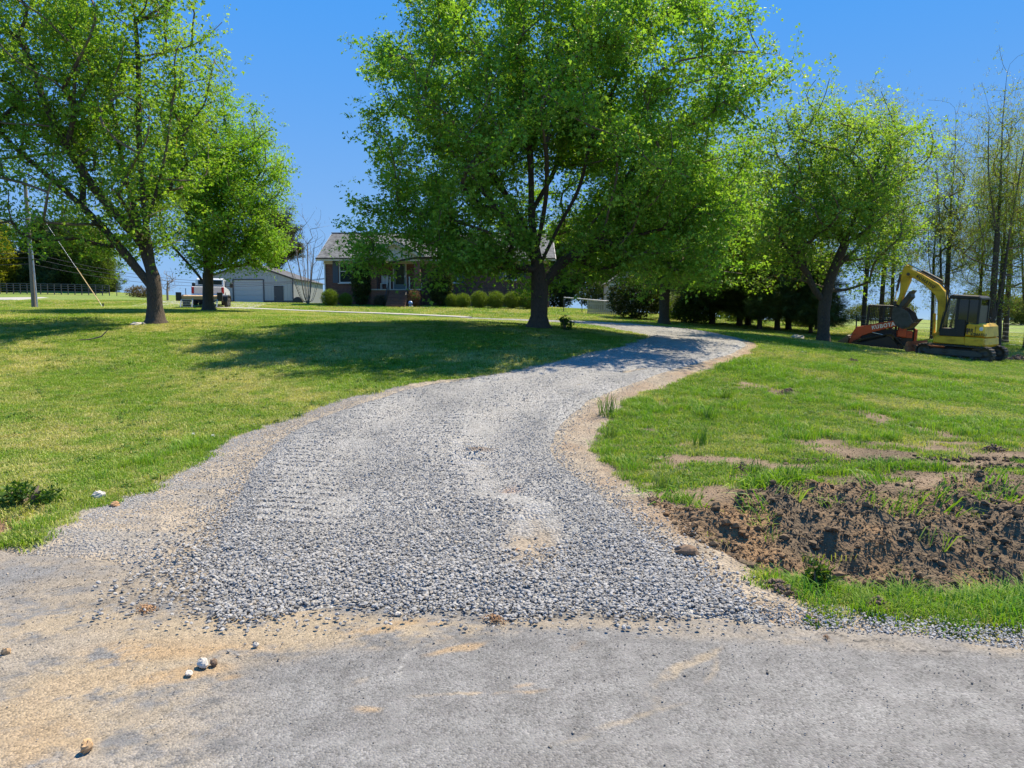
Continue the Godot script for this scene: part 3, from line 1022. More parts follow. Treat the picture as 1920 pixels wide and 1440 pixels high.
func build_path() -> void:
	var verts := PackedVector3Array()
	var cols := PackedColorArray()
	var n := 0
	for i in range(0, PATH.size() - 2, 2):
		for k in 12:
			var t := k / 12.0
			var p := Vector2(PATH[i], PATH[i + 1]).lerp(Vector2(PATH[i + 2], PATH[i + 3]), t)
			var dir := (Vector2(PATH[i + 2], PATH[i + 3]) - Vector2(PATH[i], PATH[i + 1])).normalized()
			var nn := Vector2(-dir.y, dir.x)
			for q in 4:
				var e: Vector2 = p + nn * [-0.55, -0.549, 0.549, 0.55][q]
				verts.append(on(e.x, e.y, [-0.1, 0.07, 0.07, -0.1][q]))
				cols.append(Color.WHITE)
			n += 1
	solo("path", "pale concrete walk running across the lawn in front of the house", "path", sheet(verts, cols, 4, n), M.concrete, Vector3.ZERO, 0.0, "", "structure")
	# the gravel parking pad by the trailer and the lane at the far left
	for strip in [["parking_pad", "pale gravel parking pad under the truck and trailer", -25.5, -15.0, 40.5, 72.0, 0.05], ["lane", "pale far lane passing in front of the dark rail fence", -75.0, -42.5, 62.5, 67.0, 0.06]]:
		verts = PackedVector3Array()
		cols = PackedColorArray()
		for j in 30:
			for i in 24:
				var x := lerpf(strip[2], strip[3], i / 23.0)
				var d := lerpf(strip[4], strip[5], j / 29.0)
				if strip[0] == "parking_pad":
					x += (d - 42.0) * -0.25
				verts.append(on(x, d, strip[6] if i > 0 and i < 23 and j > 0 and j < 29 else -0.08))
				cols.append(Color.WHITE)
		solo(strip[0], strip[1], strip[0].get_slice("_", strip[0].get_slice_count("_") - 1), sheet(verts, cols, 24, 30), M.concrete, Vector3.ZERO, 0.0, "", "structure")

# ------------------------------------------------------------------ trees
# one small twig's worth of lobed leaves, hanging loosely
func spray(seed_: int, leaves: int, reach: float, leaf: float, droop := 0.5) -> ArrayMesh:
	var r := RandomNumberGenerator.new()
	r.seed = seed_
	var mb := MB.new()
	for k in leaves:
		var o := Vector3(r.randfn(0, 0.45), r.randfn(0, 0.3), r.randfn(0, 0.45)) * reach
		var a := r.randf() * TAU
		var y := Vector3(cos(a), -droop + r.randf_range(-0.7, 0.7), sin(a)).normalized()
		var up := Vector3(r.randf_range(-0.7, 0.7), 1.0, r.randf_range(-0.7, 0.7))
		var x := y.cross(up).normalized()
		var z := x.cross(y)
		var s := leaf * r.randf_range(0.6, 1.2)
		var t := r.randf_range(0.75, 1.3)
		mb.color(Color(t, t, t * r.randf_range(0.8, 1.1)))
		var p := func(u: float, v: float, w: float) -> Vector3: return o + (x * u + y * v + z * w) * s
		var b: Vector3 = p.call(0.0, 0.0, 0.0)
		var tip: Vector3 = p.call(0.0, 1.0, -0.12)
		var n1: Vector3 = p.call(-0.2, 0.48, 0.08)
		var n2: Vector3 = p.call(0.2, 0.48, 0.08)
		mb.tri(b, p.call(-0.52, 0.42, 0.0), n1, z)
		mb.tri(b, n1, tip, z)
		mb.tri(b, tip, n2, z)
		mb.tri(b, n2, p.call(0.52, 0.42, 0.0), z)
	# the twig they hang on
	mb.color(Color(0.75, 0.36, 0.8))
	for k in 2:
		var w := Vector3(0.006, 0, 0) if k else Vector3(0, 0, 0.006)
		mb.quad(Vector3(0, -0.25, 0) * reach * 2.0 - w, Vector3(0, -0.25, 0) * reach * 2.0 + w, Vector3(0.1, 0.45, 0.06) * reach + w * 0.5, Vector3(0.1, 0.45, 0.06) * reach - w * 0.5, w.cross(Vector3.UP))
	return mb.done()

# a tuft of narrow needles or tiny leaves
func needle_spray(seed_: int, count: int, reach: float, width: float) -> ArrayMesh:
	var r := RandomNumberGenerator.new()
	r.seed = seed_
	var mb := MB.new()
	for k in count:
		var a := r.randf() * TAU
		var dir := Vector3(cos(a), r.randf_range(-0.6, 0.9), sin(a)).normalized()
		var o := Vector3(r.randfn(0, 0.25), r.randfn(0, 0.2), r.randfn(0, 0.25)) * reach
		var side := dir.cross(Vector3(r.randf_range(-1, 1), 1, r.randf_range(-1, 1))).normalized() * width * 0.5
		var t := r.randf_range(0.7, 1.3)
		mb.color(Color(t, t, t))
		var e := o + dir * reach * r.randf_range(0.5, 1.0)
		mb.tri(o - side, o + side, e, side.cross(dir))
	return mb.done()

class Skeleton:
	var pos := PackedVector3Array()
	var par := PackedInt32Array()
	var ends := PackedInt32Array()
	var rad := PackedFloat32Array()
	func add(p: Vector3, parent: int) -> int:
		pos.append(p)
		par.append(parent)
		return pos.size() - 1
	func nearest(p: Vector3) -> int:
		var best := 0
		var bd := 1e9
		for i in pos.size():
			var q := pos[i].distance_squared_to(p)
			if q < bd:
				bd = q
				best = i
		return best
	func limb(pts: Array, step: float) -> void:
		var at := nearest(pts[0])
		if pos.is_empty():
			at = add(pts[0], -1)
		for i in range(1 if pos[at].distance_to(pts[0]) < 0.05 else 0, pts.size()):
			var a := pos[at]
			var b: Vector3 = pts[i]
			var n := maxi(1, int(a.distance_to(b) / step))
			for k in n:
				at = add(a.lerp(b, (k + 1.0) / n), at)

func grow(p: Dictionary) -> Skeleton:
	var r := RandomNumberGenerator.new()
	r.seed = p.seed
	var nz := FastNoiseLite.new()
	nz.seed = p.seed
	nz.frequency = 0.9
	var sk := Skeleton.new()
	for l in p.limbs:
		sk.limb(v3(l), p.get("step", 0.35))
	var c: Vector3 = p.c
	var e: Vector3 = p.r
	var top: Vector3 = p.get("fork", Vector3(0, 1.5, 0))
	var goals := []
	var guard := 0
	while goals.size() < p.n and guard < p.n * 20:
		guard += 1
		var d := Vector3(r.randfn(), r.randfn(), r.randfn()).normalized()
		var u := pow(r.randf(), 1.0 / p.get("shell", 2.4))
		var lump: float = 1.0 + nz.get_noise_3dv(d * 1.6) * p.get("lumps", 0.45)
		var v := d * u * lump
		if p.has("cone"):
			var hh := r.randf()
			hh = 1.0 - sqrt(1.0 - hh * 0.97)
			var an := r.randf() * TAU
			var rr := pow(r.randf(), 0.5) * (1.0 - hh) * (0.75 + 0.5 * r.randf())
			v = Vector3(cos(an) * rr, hh * 2.0 - 1.0, sin(an) * rr)
		var g: Vector3 = c + v * e
		if g.y < p.get("lowest", 1.2):
			continue
		if nz.get_noise_3dv(g * 0.42) < p.get("gap", -0.25):
			continue
		if p.has("hollow"):
			var q: Vector3 = (g - p.hollow[0]) / p.hollow[1]
			if q.length() < 1.0 and r.randf() < 0.9:
				continue
		goals.append(g)
	for x in p.get("extra", []):
		for k in int(x[2]):
			var d := Vector3(r.randfn(), r.randfn(), r.randfn()).normalized() * pow(r.randf(), 0.4)
			var g: Vector3 = x[0] + d * x[1]
			if g.y > p.get("lowest", 1.2):
				goals.append(g)
	goals.sort_custom(func(a: Vector3, b: Vector3) -> bool: return a.distance_squared_to(top) < b.distance_squared_to(top))
	var step: float = p.get("twig_step", 0.45)
	var rise: float = p.get("rise", 0.5)
	for g: Vector3 in goals:
		var best := 0
		var bd := 1e9
		for i in sk.pos.size():
			var q: Vector3 = sk.pos[i]
			var dd := q.distance_to(g)
			if dd >= bd:
				continue
			if q.y < p.get("bole", 1.2) and g.y > q.y:
				continue
			# branches leave outwards and upwards: prefer nodes below and inside the goal
			var cost := dd + maxf(0.0, q.y - g.y) * 0.7 + maxf(0.0, (q - top).length() - (g - top).length()) * 0.8
			if cost < bd:
				bd = cost
				best = i
		var a: Vector3 = sk.pos[best]
		var n := maxi(1, int(a.distance_to(g) / step))
		var at := best
		var bend := Vector3(r.randfn(), r.randfn() * 0.6, r.randfn()) * 0.07 * a.distance_to(g)
		for k in n:
			var t := (k + 1.0) / n
			at = sk.add(a.lerp(g, t) + (bend + Vector3(0, -0.10 * rise * a.distance_to(g), 0)) * sin(t * PI), at)
		sk.ends.append(at)
	# ease the kinks out of the branches
	for pass_ in 3:
		var main := PackedInt32Array()
		main.resize(sk.pos.size())
		main.fill(-1)
		for i in range(sk.pos.size() - 1, 0, -1):
			main[sk.par[i]] = i if main[sk.par[i]] < 0 else mini(main[sk.par[i]], i)
		for i in range(4, sk.pos.size()):
			if main[i] > 0:
				sk.pos[i] = sk.pos[i] * 0.5 + (sk.pos[sk.par[i]] + sk.pos[main[i]]) * 0.25
	# thickness follows how many tips hang on each stretch
	var w := PackedFloat32Array()
	w.resize(sk.pos.size())
	w.fill(0.0)
	for i in sk.ends:
		w[i] += 1.0
	for i in range(sk.pos.size() - 1, 0, -1):
		if w[i] == 0.0:
			w[i] = 0.5
		w[sk.par[i]] += w[i]
	sk.rad.resize(sk.pos.size())
	var base: float = p.radius
	for i in sk.pos.size():
		sk.rad[i] = maxf(p.get("thin", 0.006), base * pow(w[i] / w[0], p.get("taper", 0.56)))
	return sk

func wood(sk: Skeleton, cut: float, p: Dictionary) -> Array:
	var trunk := MB.new()
	var twigs := MB.new()
	var n := sk.pos.size()
	var kids := []
	kids.resize(n)
	for i in n:
		kids[i] = []
	for i in range(1, n):
		kids[sk.par[i]].append(i)
	var starts := [0]
	while starts.size():
		var s: int = starts.pop_back()
		var pts := []
		var rads := []
		if sk.par[s] >= 0:
			pts.append(sk.pos[sk.par[s]])
			rads.append(minf(sk.rad[s] * 1.15, sk.rad[sk.par[s]] * 0.9))
		else:
			# root flare
			var b := sk.pos[s]
			var rr := sk.rad[s]
			pts.append_array([b + Vector3(0, -0.25, 0), b + Vector3(0, 0.0, 0), b + Vector3(0, 0.14, 0)])
			var fl: float = p.get("flare", 1.7)
			rads.append_array([rr * fl * 1.25, rr * fl, rr * (1.0 + (fl - 1.0) * 0.45)])
		var at := s
		while true:
			if not (sk.par[at] < 0):
				pts.append(sk.pos[at])
				rads.append(sk.rad[at])
			var best := -1
			for k in kids[at]:
				if best < 0 or sk.rad[k] > sk.rad[best]:
					best = k
			for k in kids[at]:
				if k != best:
					starts.append(k)
			if best < 0:
				break
			# leave thick wood for thin: end this run so that trunk and twigs stay apart
			if rads[-1] > cut and sk.rad[best] <= cut:
				pts.append(sk.pos[best])
				rads.append(sk.rad[best])
				starts.append(best)
				break
			at = best
		if pts.size() < 2:
			continue
		var r0: float = rads[0]
		var big: bool = rads[mini(1, rads.size() - 1)] > cut
		(trunk if big else twigs).tube(pts, rads, 12 if r0 > 0.18 else 8 if r0 > 0.07 else 5 if r0 > 0.02 else 3, false, 0.16 if sk.par[s] < 0 else 0.0)
	return [trunk, twigs]

func crown(sk: Skeleton, p: Dictionary, meshes: Array, m: Material, colors: Array) -> Array:
	var r := RandomNumberGenerator.new()
	r.seed = int(p.seed) + 1000
	var sets := []
	for k in meshes:
		sets.append(Inst.new())
	var per: int = p.sprays
	var fling: float = p.get("fling", 0.34)
	var put := func(o: Vector3, s: float) -> void:
		var t := pow(r.randf(), 1.3)
		var c: Color = (colors[0] as Color).lerp(colors[1], t) * r.randf_range(0.8, 1.2)
		(sets[r.randi() % sets.size()] as Inst).add(Basis.from_euler(Vector3(r.randfn(0, 0.35), r.randf() * TAU, r.randfn(0, 0.35))).scaled(Vector3.ONE * s), o, c)
	for i in sk.ends:
		var here := int(per * r.randf_range(0.5, 1.5))
		var a := sk.pos[i]
		var b := sk.pos[sk.par[i]]
		for k in here:
			var o := a.lerp(b, r.randf() * 1.1) + Vector3(r.randfn(), r.randfn() * 0.75, r.randfn()) * fling
			put.call(o, r.randf_range(0.75, 1.2))
		# a few sprays stick out past the tip
		var dir := (a - b).normalized()
		for k in int(p.get("tips", 2)):
			put.call(a + (dir + Vector3(0, 0.35, 0)) * r.randf_range(0.1, 0.75) + Vector3(r.randfn(), r.randfn(), r.randfn()) * 0.1, r.randf_range(0.5, 0.85))
	var out := []
	for k in meshes.size():
		out.append((sets[k] as Inst).node("crown", meshes[k], m))
	return out

func tree(called: String, label: String, cat: String, group: String, at: Vector3, p: Dictionary, meshes: Array, m: Material, colors: Array, bark: Material) -> Node3D:
	var o := thing(called, label, cat, at, p.get("turn", 0.0), group)
	var sk := grow(p)
	var w := wood(sk, p.get("cut", 0.05), p)
	part("trunk", (w[0] as MB).done(), bark, o)
	if (w[1] as MB).n:
		part("branches", (w[1] as MB).done(), p.get("twig", M.twig), o)
	for c in crown(sk, p, meshes, m, colors):
		o.add_child(c, true)
	return o

func build_trees() -> void:
	var maple := [spray(301, 9, 0.28, 0.15), spray(302, 8, 0.31, 0.14), spray(303, 10, 0.26, 0.145)]
	var young := [spray(304, 6, 0.28, 0.085, 0.8), spray(305, 7, 0.26, 0.075, 0.8)]
	var needles := [needle_spray(306, 34, 0.34, 0.022), needle_spray(307, 30, 0.38, 0.024)]
	var wide := [spray(308, 12, 0.55, 0.22), spray(309, 11, 0.6, 0.2)]
	var fringe := [needle_spray(310, 40, 0.75, 0.06), needle_spray(311, 36, 0.7, 0.06)]
	var deep := [Color(0.17, 0.37, 0.045), Color(0.34, 0.55, 0.10)]
	var light_green := [Color(0.22, 0.40, 0.06), Color(0.38, 0.55, 0.12)]
	# the big maple by the drive
	tree("maple_tree", "big broad maple with a thick forked trunk beside the gravel driveway", "tree", "maple trees in the front yard", on(0.9, 24.0), {
		"seed": 11, "radius": 0.285, "n": 1150, "sprays": 12, "extra": [[Vector3(-3.2, 3.1, 0.8), Vector3(3.6, 1.8, 3.0), 105], [Vector3(4.2, 3.1, 0.6), Vector3(3.4, 2.0, 3.0), 110]], "hollow": [Vector3(0.2, 3.7, 1.5), Vector3(2.3, 2.3, 5.5)], "c": Vector3(0.75, 6.7, 0.0), "r": Vector3(6.9, 5.7, 6.0), "lumps": 0.2, "fork": Vector3(0.1, 1.8, 0), "lowest": 1.25, "bole": 1.7, "flare": 1.75, "taper": 0.46, "gap": -0.34, "shell": 2.3, "fling": 0.28,
		"limbs": [[0, 0, 0, 0.02, 0.8, 0, 0.03, 1.4, 0, -0.02, 2.0, 0.03, -0.12, 2.6, 0.05, -0.3, 3.8, 0.1, -0.25, 4.7, 0.1, -0.35, 6.5, 0.3, -0.5, 8.6, 0.2], [0.03, 1.4, 0, 0.45, 1.75, -0.1, 0.85, 2.25, -0.15, 1.3, 2.7, -0.3, 1.75, 3.5, -0.4, 3.1, 5.1, -0.8, 3.9, 6.0, -1.0, 4.8, 6.7, -1.4],
			[-0.02, 2.0, 0.03, -0.36, 2.6, 0.25, -1.26, 3.7, 0.7, -2.2, 4.8, 1.2, -3.1, 5.9, 1.6, -4.1, 6.8, 1.9], [-0.02, 2.0, 0.03, 0.3, 2.6, 0.2, 0.6, 3.3, 0.45, 1.33, 4.5, 0.8, 1.6, 6.2, 1.2, 2.4, 7.6, 1.5, 3.0, 9.2, 1.7],
			[-0.12, 2.6, 0.05, -0.6, 3.6, -0.4, -1.1, 4.6, -1.0, -1.8, 5.7, -1.7, -2.3, 7.4, -2.3], [-0.12, 2.6, 0.05, 0.1, 3.4, 0.6, 0.2, 4.4, 1.6, 0.1, 5.4, 2.7, -0.2, 6.2, 3.9], [-0.3, 3.8, 0.1, 0.4, 5.0, -0.7, 1.0, 6.4, -1.6, 1.4, 8.0, -2.2],
			[-0.36, 2.6, 0.25, -1.1, 2.9, 0.6, -2.2, 3.3, 0.9, -3.6, 3.6, 1.0, -4.9, 3.9, 1.3], [0.85, 2.25, -0.15, 1.9, 2.7, 0.4, 3.2, 3.0, 0.9, 4.6, 3.3, 1.2]]}, maple, M.leaf, deep, M.bark)
	# the two on the left lawn
	tree("maple_tree", "tall maple with a leaning left limb and sparse leaves on the left lawn", "tree", "maple trees in the front yard", on(-12.0, 24.0), {
		"seed": 12, "radius": 0.24, "n": 800, "sprays": 7, "c": Vector3(-2.3, 7.6, 0.0), "r": Vector3(5.0, 6.4, 4.4), "lumps": 0.5, "fork": Vector3(0, 1.4, 0), "lowest": 2.3, "bole": 1.4, "flare": 1.75, "taper": 0.44, "gap": -0.32, "shell": 2.2, "fling": 0.34,
		"limbs": [[0, 0, 0, 0, 0.6, 0, 0, 1.15, 0, 0, 2.0, 0, -0.2, 3.2, 0, -0.2, 4.3, 0.05, -0.23, 6.1, 0.1, -0.07, 8.6, 0.2, -0.2, 10.5, 0.1], [0, 1.15, 0, -0.3, 1.5, 0.05, -1.0, 2.6, 0.2, -2.0, 3.8, 0.4, -2.8, 4.6, 0.5, -3.8, 5.5, 0.7, -4.9, 6.7, 0.9],
			[0, 1.6, 0, -0.4, 2.6, -0.2, -0.8, 3.9, -0.5, -1.3, 5.3, -0.8, -1.6, 7.0, -1.1, -2.2, 9.0, -1.3], [-0.2, 3.2, 0, 0.5, 4.7, 0.3, 0.94, 5.9, 0.5, 1.24, 7.8, 0.6], [-0.4, 2.6, -0.2, -1.5, 4.5, 0.9, -2.3, 6.5, 1.5, -2.9, 8.8, 1.6], [-2.0, 3.8, 0.4, -2.5, 5.6, -0.6, -3.2, 7.8, -1.2, -3.8, 9.6, -1.2]]}, maple, M.leaf, [Color(0.18, 0.37, 0.045), Color(0.36, 0.53, 0.10)], M.bark)
	tree("maple_tree", "rounder bright green maple standing before the truck and trailer", "tree", "maple trees in the front yard", on(-15.3, 36.0), {
		"seed": 13, "radius": 0.26, "n": 600, "sprays": 9, "extra": [[Vector3(2.3, 2.9, 0.5), Vector3(1.9, 1.1, 1.6), 60]], "c": Vector3(0.8, 6.3, 0.0), "r": Vector3(3.9, 4.5, 3.5), "lumps": 0.45, "fork": Vector3(0, 1.8, 0), "lowest": 2.0, "bole": 1.7, "taper": 0.46, "flare": 1.6, "gap": -0.35, "fling": 0.36,
		"limbs": [[0, 0, 0, 0, 0.9, 0, 0.05, 1.8, 0, 0.0, 2.6, 0, -0.1, 4.2, 0, 0.1, 6.0, 0.1, 0.3, 8.4, 0], [0, 0.9, 0, -0.25, 1.7, 0, -0.9, 2.4, 0.2, -1.7, 3.4, 0.4, -2.2, 4.6, 0.5], [0.05, 1.8, 0, 0.45, 2.8, 0.2, 1.2, 4.2, 0.6, 1.9, 6.0, 0.8], [0.0, 2.6, 0, 0.6, 4.2, -0.7, 1.4, 5.6, -1.4]]}, maple, M.leaf, [Color(0.20, 0.42, 0.045), Color(0.36, 0.56, 0.09)], M.bark)
	tree("maple_tree", "forked maple with light green leaves beside the red loader's bucket", "tree", "maple trees in the front yard", on(12.9, 29.5), {
		"seed": 14, "radius": 0.24, "n": 620, "sprays": 6, "c": Vector3(0.1, 5.9, 0.0), "r": Vector3(4.0, 4.2, 3.7), "lumps": 0.5, "fork": Vector3(0, 1.8, 0), "hollow": [Vector3(0.0, 2.6, 1.5), Vector3(1.7, 1.6, 5.0)], "lowest": 2.0, "bole": 1.6, "taper": 0.46, "flare": 1.45, "gap": -0.3, "fling": 0.38,
		"limbs": [[0, 0, 0, 0, 0.9, 0, -0.03, 1.7, 0, 0.1, 2.2, 0, 0.25, 2.9, 0, 0.7, 4.0, 0.1, 1.1, 5.2, 0.1, 1.5, 7.2, 0.3], [-0.03, 1.6, 0, -0.44, 2.0, 0.05, -0.9, 2.9, 0.1, -1.1, 3.7, 0.15, -0.8, 4.9, 0.1, -0.8, 6.8, 0.3], [-0.9, 2.9, 0.1, -1.7, 3.6, 0.5, -2.6, 4.6, 0.8], [0.7, 4.0, 0.1, 0.2, 5.4, -0.6, 0.0, 7.5, -0.9], [0.25, 2.9, 0, 1.3, 3.8, -0.4, 2.6, 4.8, -0.9]]}, maple, M.leaf, light_green, M.bark)
	tree("shade_tree", "dark trunked tree on the far side of the driveway bend", "tree", "", on(8.1, 38.0), {
		"seed": 15, "radius": 0.27, "n": 560, "sprays": 12, "c": Vector3(1.6, 5.5, 0.0), "r": Vector3(4.6, 4.3, 4.2), "lumps": 0.5, "fork": Vector3(0, 2.2, 0), "lowest": 2.0, "bole": 2.0, "taper": 0.48, "gap": -0.3, "fling": 0.42,
		"limbs": [[0, 0, 0, 0, 1.2, 0, 0.05, 2.2, 0, 0.1, 3.6, 0, 0.3, 5.6, 0, 0.6, 7.4, 0], [0.05, 2.0, 0, 0.7, 2.6, 0.2, 1.9, 3.3, 0.4, 3.2, 4.2, 0.5], [0.05, 2.2, 0, -0.8, 3.6, -0.2, -1.6, 5.4, -0.4]]}, maple, M.leaf, light_green, M.bark)
	# dark cedars behind the drive bend
	var cedar_p := {"seed": 21, "radius": 0.17, "n": 330, "sprays": 8, "cone": true, "c": Vector3(0, 4.7, 0), "r": Vector3(2.3, 4.2, 2.3), "fork": Vector3(0, 1.0, 0), "lowest": 1.05, "bole": 0.8, "rise": -0.6, "flare": 1.3, "tips": 0, "gap": -0.9, "fling": 0.3, "limbs": [[0, 0, 0, 0.02, 2.0, 0, -0.04, 5.0, 0, 0.0, 8.6, 0]]}
	var cedar_c := [Color(0.06, 0.095, 0.03), Color(0.15, 0.19, 0.055)]
	var cedar := tree("cedar_tree", "dark cedar just right of the shade tree, leftmost of the cedar row", "tree", "dark cedars in a row behind the driveway bend", on(11.8, 42.0), cedar_p, needles, M.needle, cedar_c, M.bark)
	cedar_p.seed = 22
	cedar_p.r = Vector3(2.0, 3.6, 2.0)
	cedar_p.c = Vector3(0, 4.2, 0)
	var cedar_b := tree("cedar_tree", "second dark cedar in the row from the shade tree", "tree", "dark cedars in a row behind the driveway bend", on(13.4, 42.0), cedar_p, needles, M.needle, cedar_c, M.bark)
	var spots := [[14.4, 43.5, "third dark cedar in the row, its trunk close behind the fourth", 1.05], [13.9, 40.0, "fourth dark cedar, standing a little in front of the row", 0.8], [15.0, 40.3, "fifth dark cedar in the row, left of the pale boulder", 0.9], [16.1, 41.5, "sixth dark cedar in the row, directly behind the pale boulder", 0.95], [16.6, 39.6, "slim dark cedar right of the pale boulder", 0.65], [17.0, 38.6, "last dark cedar of the row, just left of the forked maple's trunk", 0.6]]
	for k in spots.size():
		var s: Array = spots[k]
		copy_of(cedar if k % 2 else cedar_b, on(s[0], s[1]), k * 1.3, s[2], s[3])
	# tall slender trees along the field fence
	var slim_p := {"seed": 31, "radius": 0.125, "n": 340, "sprays": 8, "c": Vector3(0.2, 7.8, 0), "r": Vector3(2.1, 5.6, 2.1), "lumps": 0.6, "fork": Vector3(0, 1.5, 0), "lowest": 1.8, "bole": 1.5, "rise": -0.5, "flare": 1.35, "taper": 0.6, "thin": 0.006, "gap": -0.2, "shell": 1.6, "fling": 0.3, "tips": 2, "limbs": [[0, 0, 0, 0.05, 2.5, 0, 0.1, 6.0, 0.1, 0.2, 9.0, 0, 0.3, 12.8, 0.1], [0.07, 4.0, 0.05, 0.7, 6.0, 0.3, 0.9, 9.5, 0.4]]}
	var slim_c := [Color(0.19, 0.31, 0.05), Color(0.36, 0.44, 0.11)]
	var row := "slender spring trees along the field fence"
	var slim := tree("slender_tree", "slender sparse tree rising behind the red loader's cab", "tree", row, on(19.7, 40.0), slim_p, young, M.leaf, slim_c, M.bark)
	slim_p.seed = 32
	slim_p.sprays = 5
	slim_p.limbs = [[0, 0, 0, -0.05, 3.0, 0, 0.0, 7.0, 0.0, -0.1, 10.0, 0, 0.0, 12.6, 0.0], [0, 1.2, 0, 0.25, 3.0, 0.1, 0.5, 6.0, 0.1, 0.9, 10.3, 0.3], [0, 5.0, 0, -0.7, 7.5, 0.2, -0.9, 10.5, 0.3]]
	slim_p.c = Vector3(0.1, 7.2, 0)
	slim_p.r = Vector3(2.2, 5.2, 2.2)
	slim_p.radius = 0.15
	var tall := tree("slender_tree", "tallest slender tree, almost bare, right behind the excavator's cab", "tree", row, on(20.9, 31.0), slim_p, young, M.leaf, slim_c, M.bark)
	for s in [[21.2, 41.0, "slender sparse tree between the loader and the excavator arm", 0.98, 0], [22.6, 42.5, "thin sparse tree just left of the raised excavator arm", 0.85, 0], [22.4, 38.0, "thin low tree framed under the excavator's bent boom", 0.72, 0], [22.2, 36.6, "tall slender tree seen just above the excavator's boom bend", 0.96, 1], [23.9, 36.5, "small slender tree behind the rear corner of the excavator's cab", 0.7, 0], [22.7, 33.2, "tall bare slender tree just right of the excavator's cab", 0.85, 1], [24.3, 33.6, "slender bare tree at the right edge, beyond the excavator", 0.85, 1], [18.4, 43.0, "thin sparse tree between the forked maple's trunk and the loader", 0.9, 0], [26.0, 37.5, "far slender tree at the extreme right of the fence row", 0.95, 1]]:
		copy_of(slim if s[4] == 0 else tall, on(s[0], s[1]), s[0] * 2.7, s[2], s[3])
	# the wood beyond the rail fence at the far left
	var wood_p := {"seed": 41, "radius": 0.22, "n": 190, "sprays": 8, "c": Vector3(0, 4.8, 0), "r": Vector3(3.2, 4.4, 3.2), "fork": Vector3(0, 1.2, 0), "lowest": 0.3, "bole": 0.6, "thin": 0.02, "tips": 1, "gap": -0.5, "fling": 0.5, "twig_step": 0.9, "limbs": [[0, 0, 0, 0, 2.0, 0, 0, 6.0, 0]]}
	var edge_g := "trees at the wood edge beyond the rail fence"
	var wt := tree("broadleaf_tree", "bright yellow green tree at the extreme left of the wood", "tree", edge_g, on(-58.5, 80.0), wood_p, wide, M.leaf, [Color(0.28, 0.32, 0.025), Color(0.42, 0.43, 0.04)], M.bark)
	wood_p.seed = 42
	var wg := tree("broadleaf_tree", "mid green tree at the wood's right end, above the guy wire", "tree", edge_g, on(-48.6, 82.0), wood_p, wide, M.leaf, [Color(0.12, 0.20, 0.03), Color(0.22, 0.30, 0.045)], M.bark)
	wood_p.seed = 43
	wood_p.cone = true
	wood_p.n = 300
	wood_p.sprays = 7
	wood_p.c = Vector3(0, 5.0, 0)
	wood_p.r = Vector3(3.0, 4.9, 3.0)
	var wc := tree("cedar_tree", "dark cedar right behind the utility pole, at the wood's edge", "tree", edge_g, on(-55.0, 84.0), wood_p, fringe, M.needle, [Color(0.05, 0.09, 0.025), Color(0.10, 0.13, 0.04)], M.bark)
	for s in [[wc, -58.0, 88.0, "dark cedar between the yellow green tree and the utility pole", 1.0], [wc, -51.8, 83.0, "dark cedar a little right of the utility pole", 0.92], [wc, -50.0, 86.0, "dark cedar behind the top of the yellow guard", 0.85], [wg, -46.4, 80.5, "low green tree at the very right end of the wood", 0.68], [wg, -53.2, 87.0, "green tree showing over the cedars right of the pole", 0.95], [wg, -56.8, 83.0, "green tree low at the left foot of the wood", 0.6], [wc, -62.0, 86.0, "dark cedar farthest left in the wood", 1.05]]:
		copy_of(s[0], on(s[1], s[2]), s[1], s[3], s[4])
	# trees closing the view behind the white shed and the house's right end
	var back := "trees behind the white shed"
	wood_p.erase("cone")
	wood_p.seed = 44
	wood_p.n = 260
	wood_p.sprays = 9
	wood_p.c = Vector3(0, 4.6, 0)
	wood_p.r = Vector3(3.8, 4.5, 3.4)
	var bt := tree("broadleaf_tree", "green tree rising directly behind the white shed", "tree", back, on(8.6, 62.0), wood_p, wide, M.leaf, [Color(0.09, 0.17, 0.025), Color(0.19, 0.28, 0.045)], M.bark)
	for s in [[4.6, 66.0, "green tree in the gap right of the big maple's trunk", 1.0], [13.2, 60.0, "green tree behind the shade tree and the cedar row's left end", 1.0], [18.0, 58.0, "green tree filling the gap behind the middle of the cedar row", 0.9], [1.2, 70.0, "green tree behind the house's right end", 0.8], [23.0, 60.0, "green tree far behind the forked maple, beyond the cedars", 0.75]]:
		copy_of(bt, on(s[0], s[1]), s[0], s[2], s[3])
	# the pine behind the metal garage and small bare trees
	tree("pine_tree", "pine with open dark tufts behind the metal garage", "tree", "", on(-30.6, 92.0), {
		"seed": 51, "radius": 0.3, "n": 130, "sprays": 7, "c": Vector3(0, 8.0, 0), "r": Vector3(3.4, 4.3, 3.4), "lumps": 0.7, "fork": Vector3(0, 4, 0), "lowest": 3.5, "bole": 3.5, "thin": 0.03, "gap": -0.2, "fling": 0.45, "twig_step": 0.8, "limbs": [[0, 0, 0, 0.1, 4, 0, 0, 8, 0, 0.2, 11.6, 0]]}, fringe, M.needle, [Color(0.05, 0.075, 0.025), Color(0.12, 0.12, 0.045)], M.bark)
	var bare := {"seed": 61, "radius": 0.10, "n": 300, "sprays": 1, "c": Vector3(0, 4.2, 0), "r": Vector3(1.9, 3.0, 1.8), "lumps": 0.5, "fork": Vector3(0, 0.2, 0), "lowest": 0.9, "bole": 0.2, "thin": 0.008, "taper": 0.5, "rise": -0.4, "gap": -0.9, "shell": 1.8, "tips": 0, "flare": 1.1, "twig": M.bark_pale, "cut": 0.03, "limbs": []}
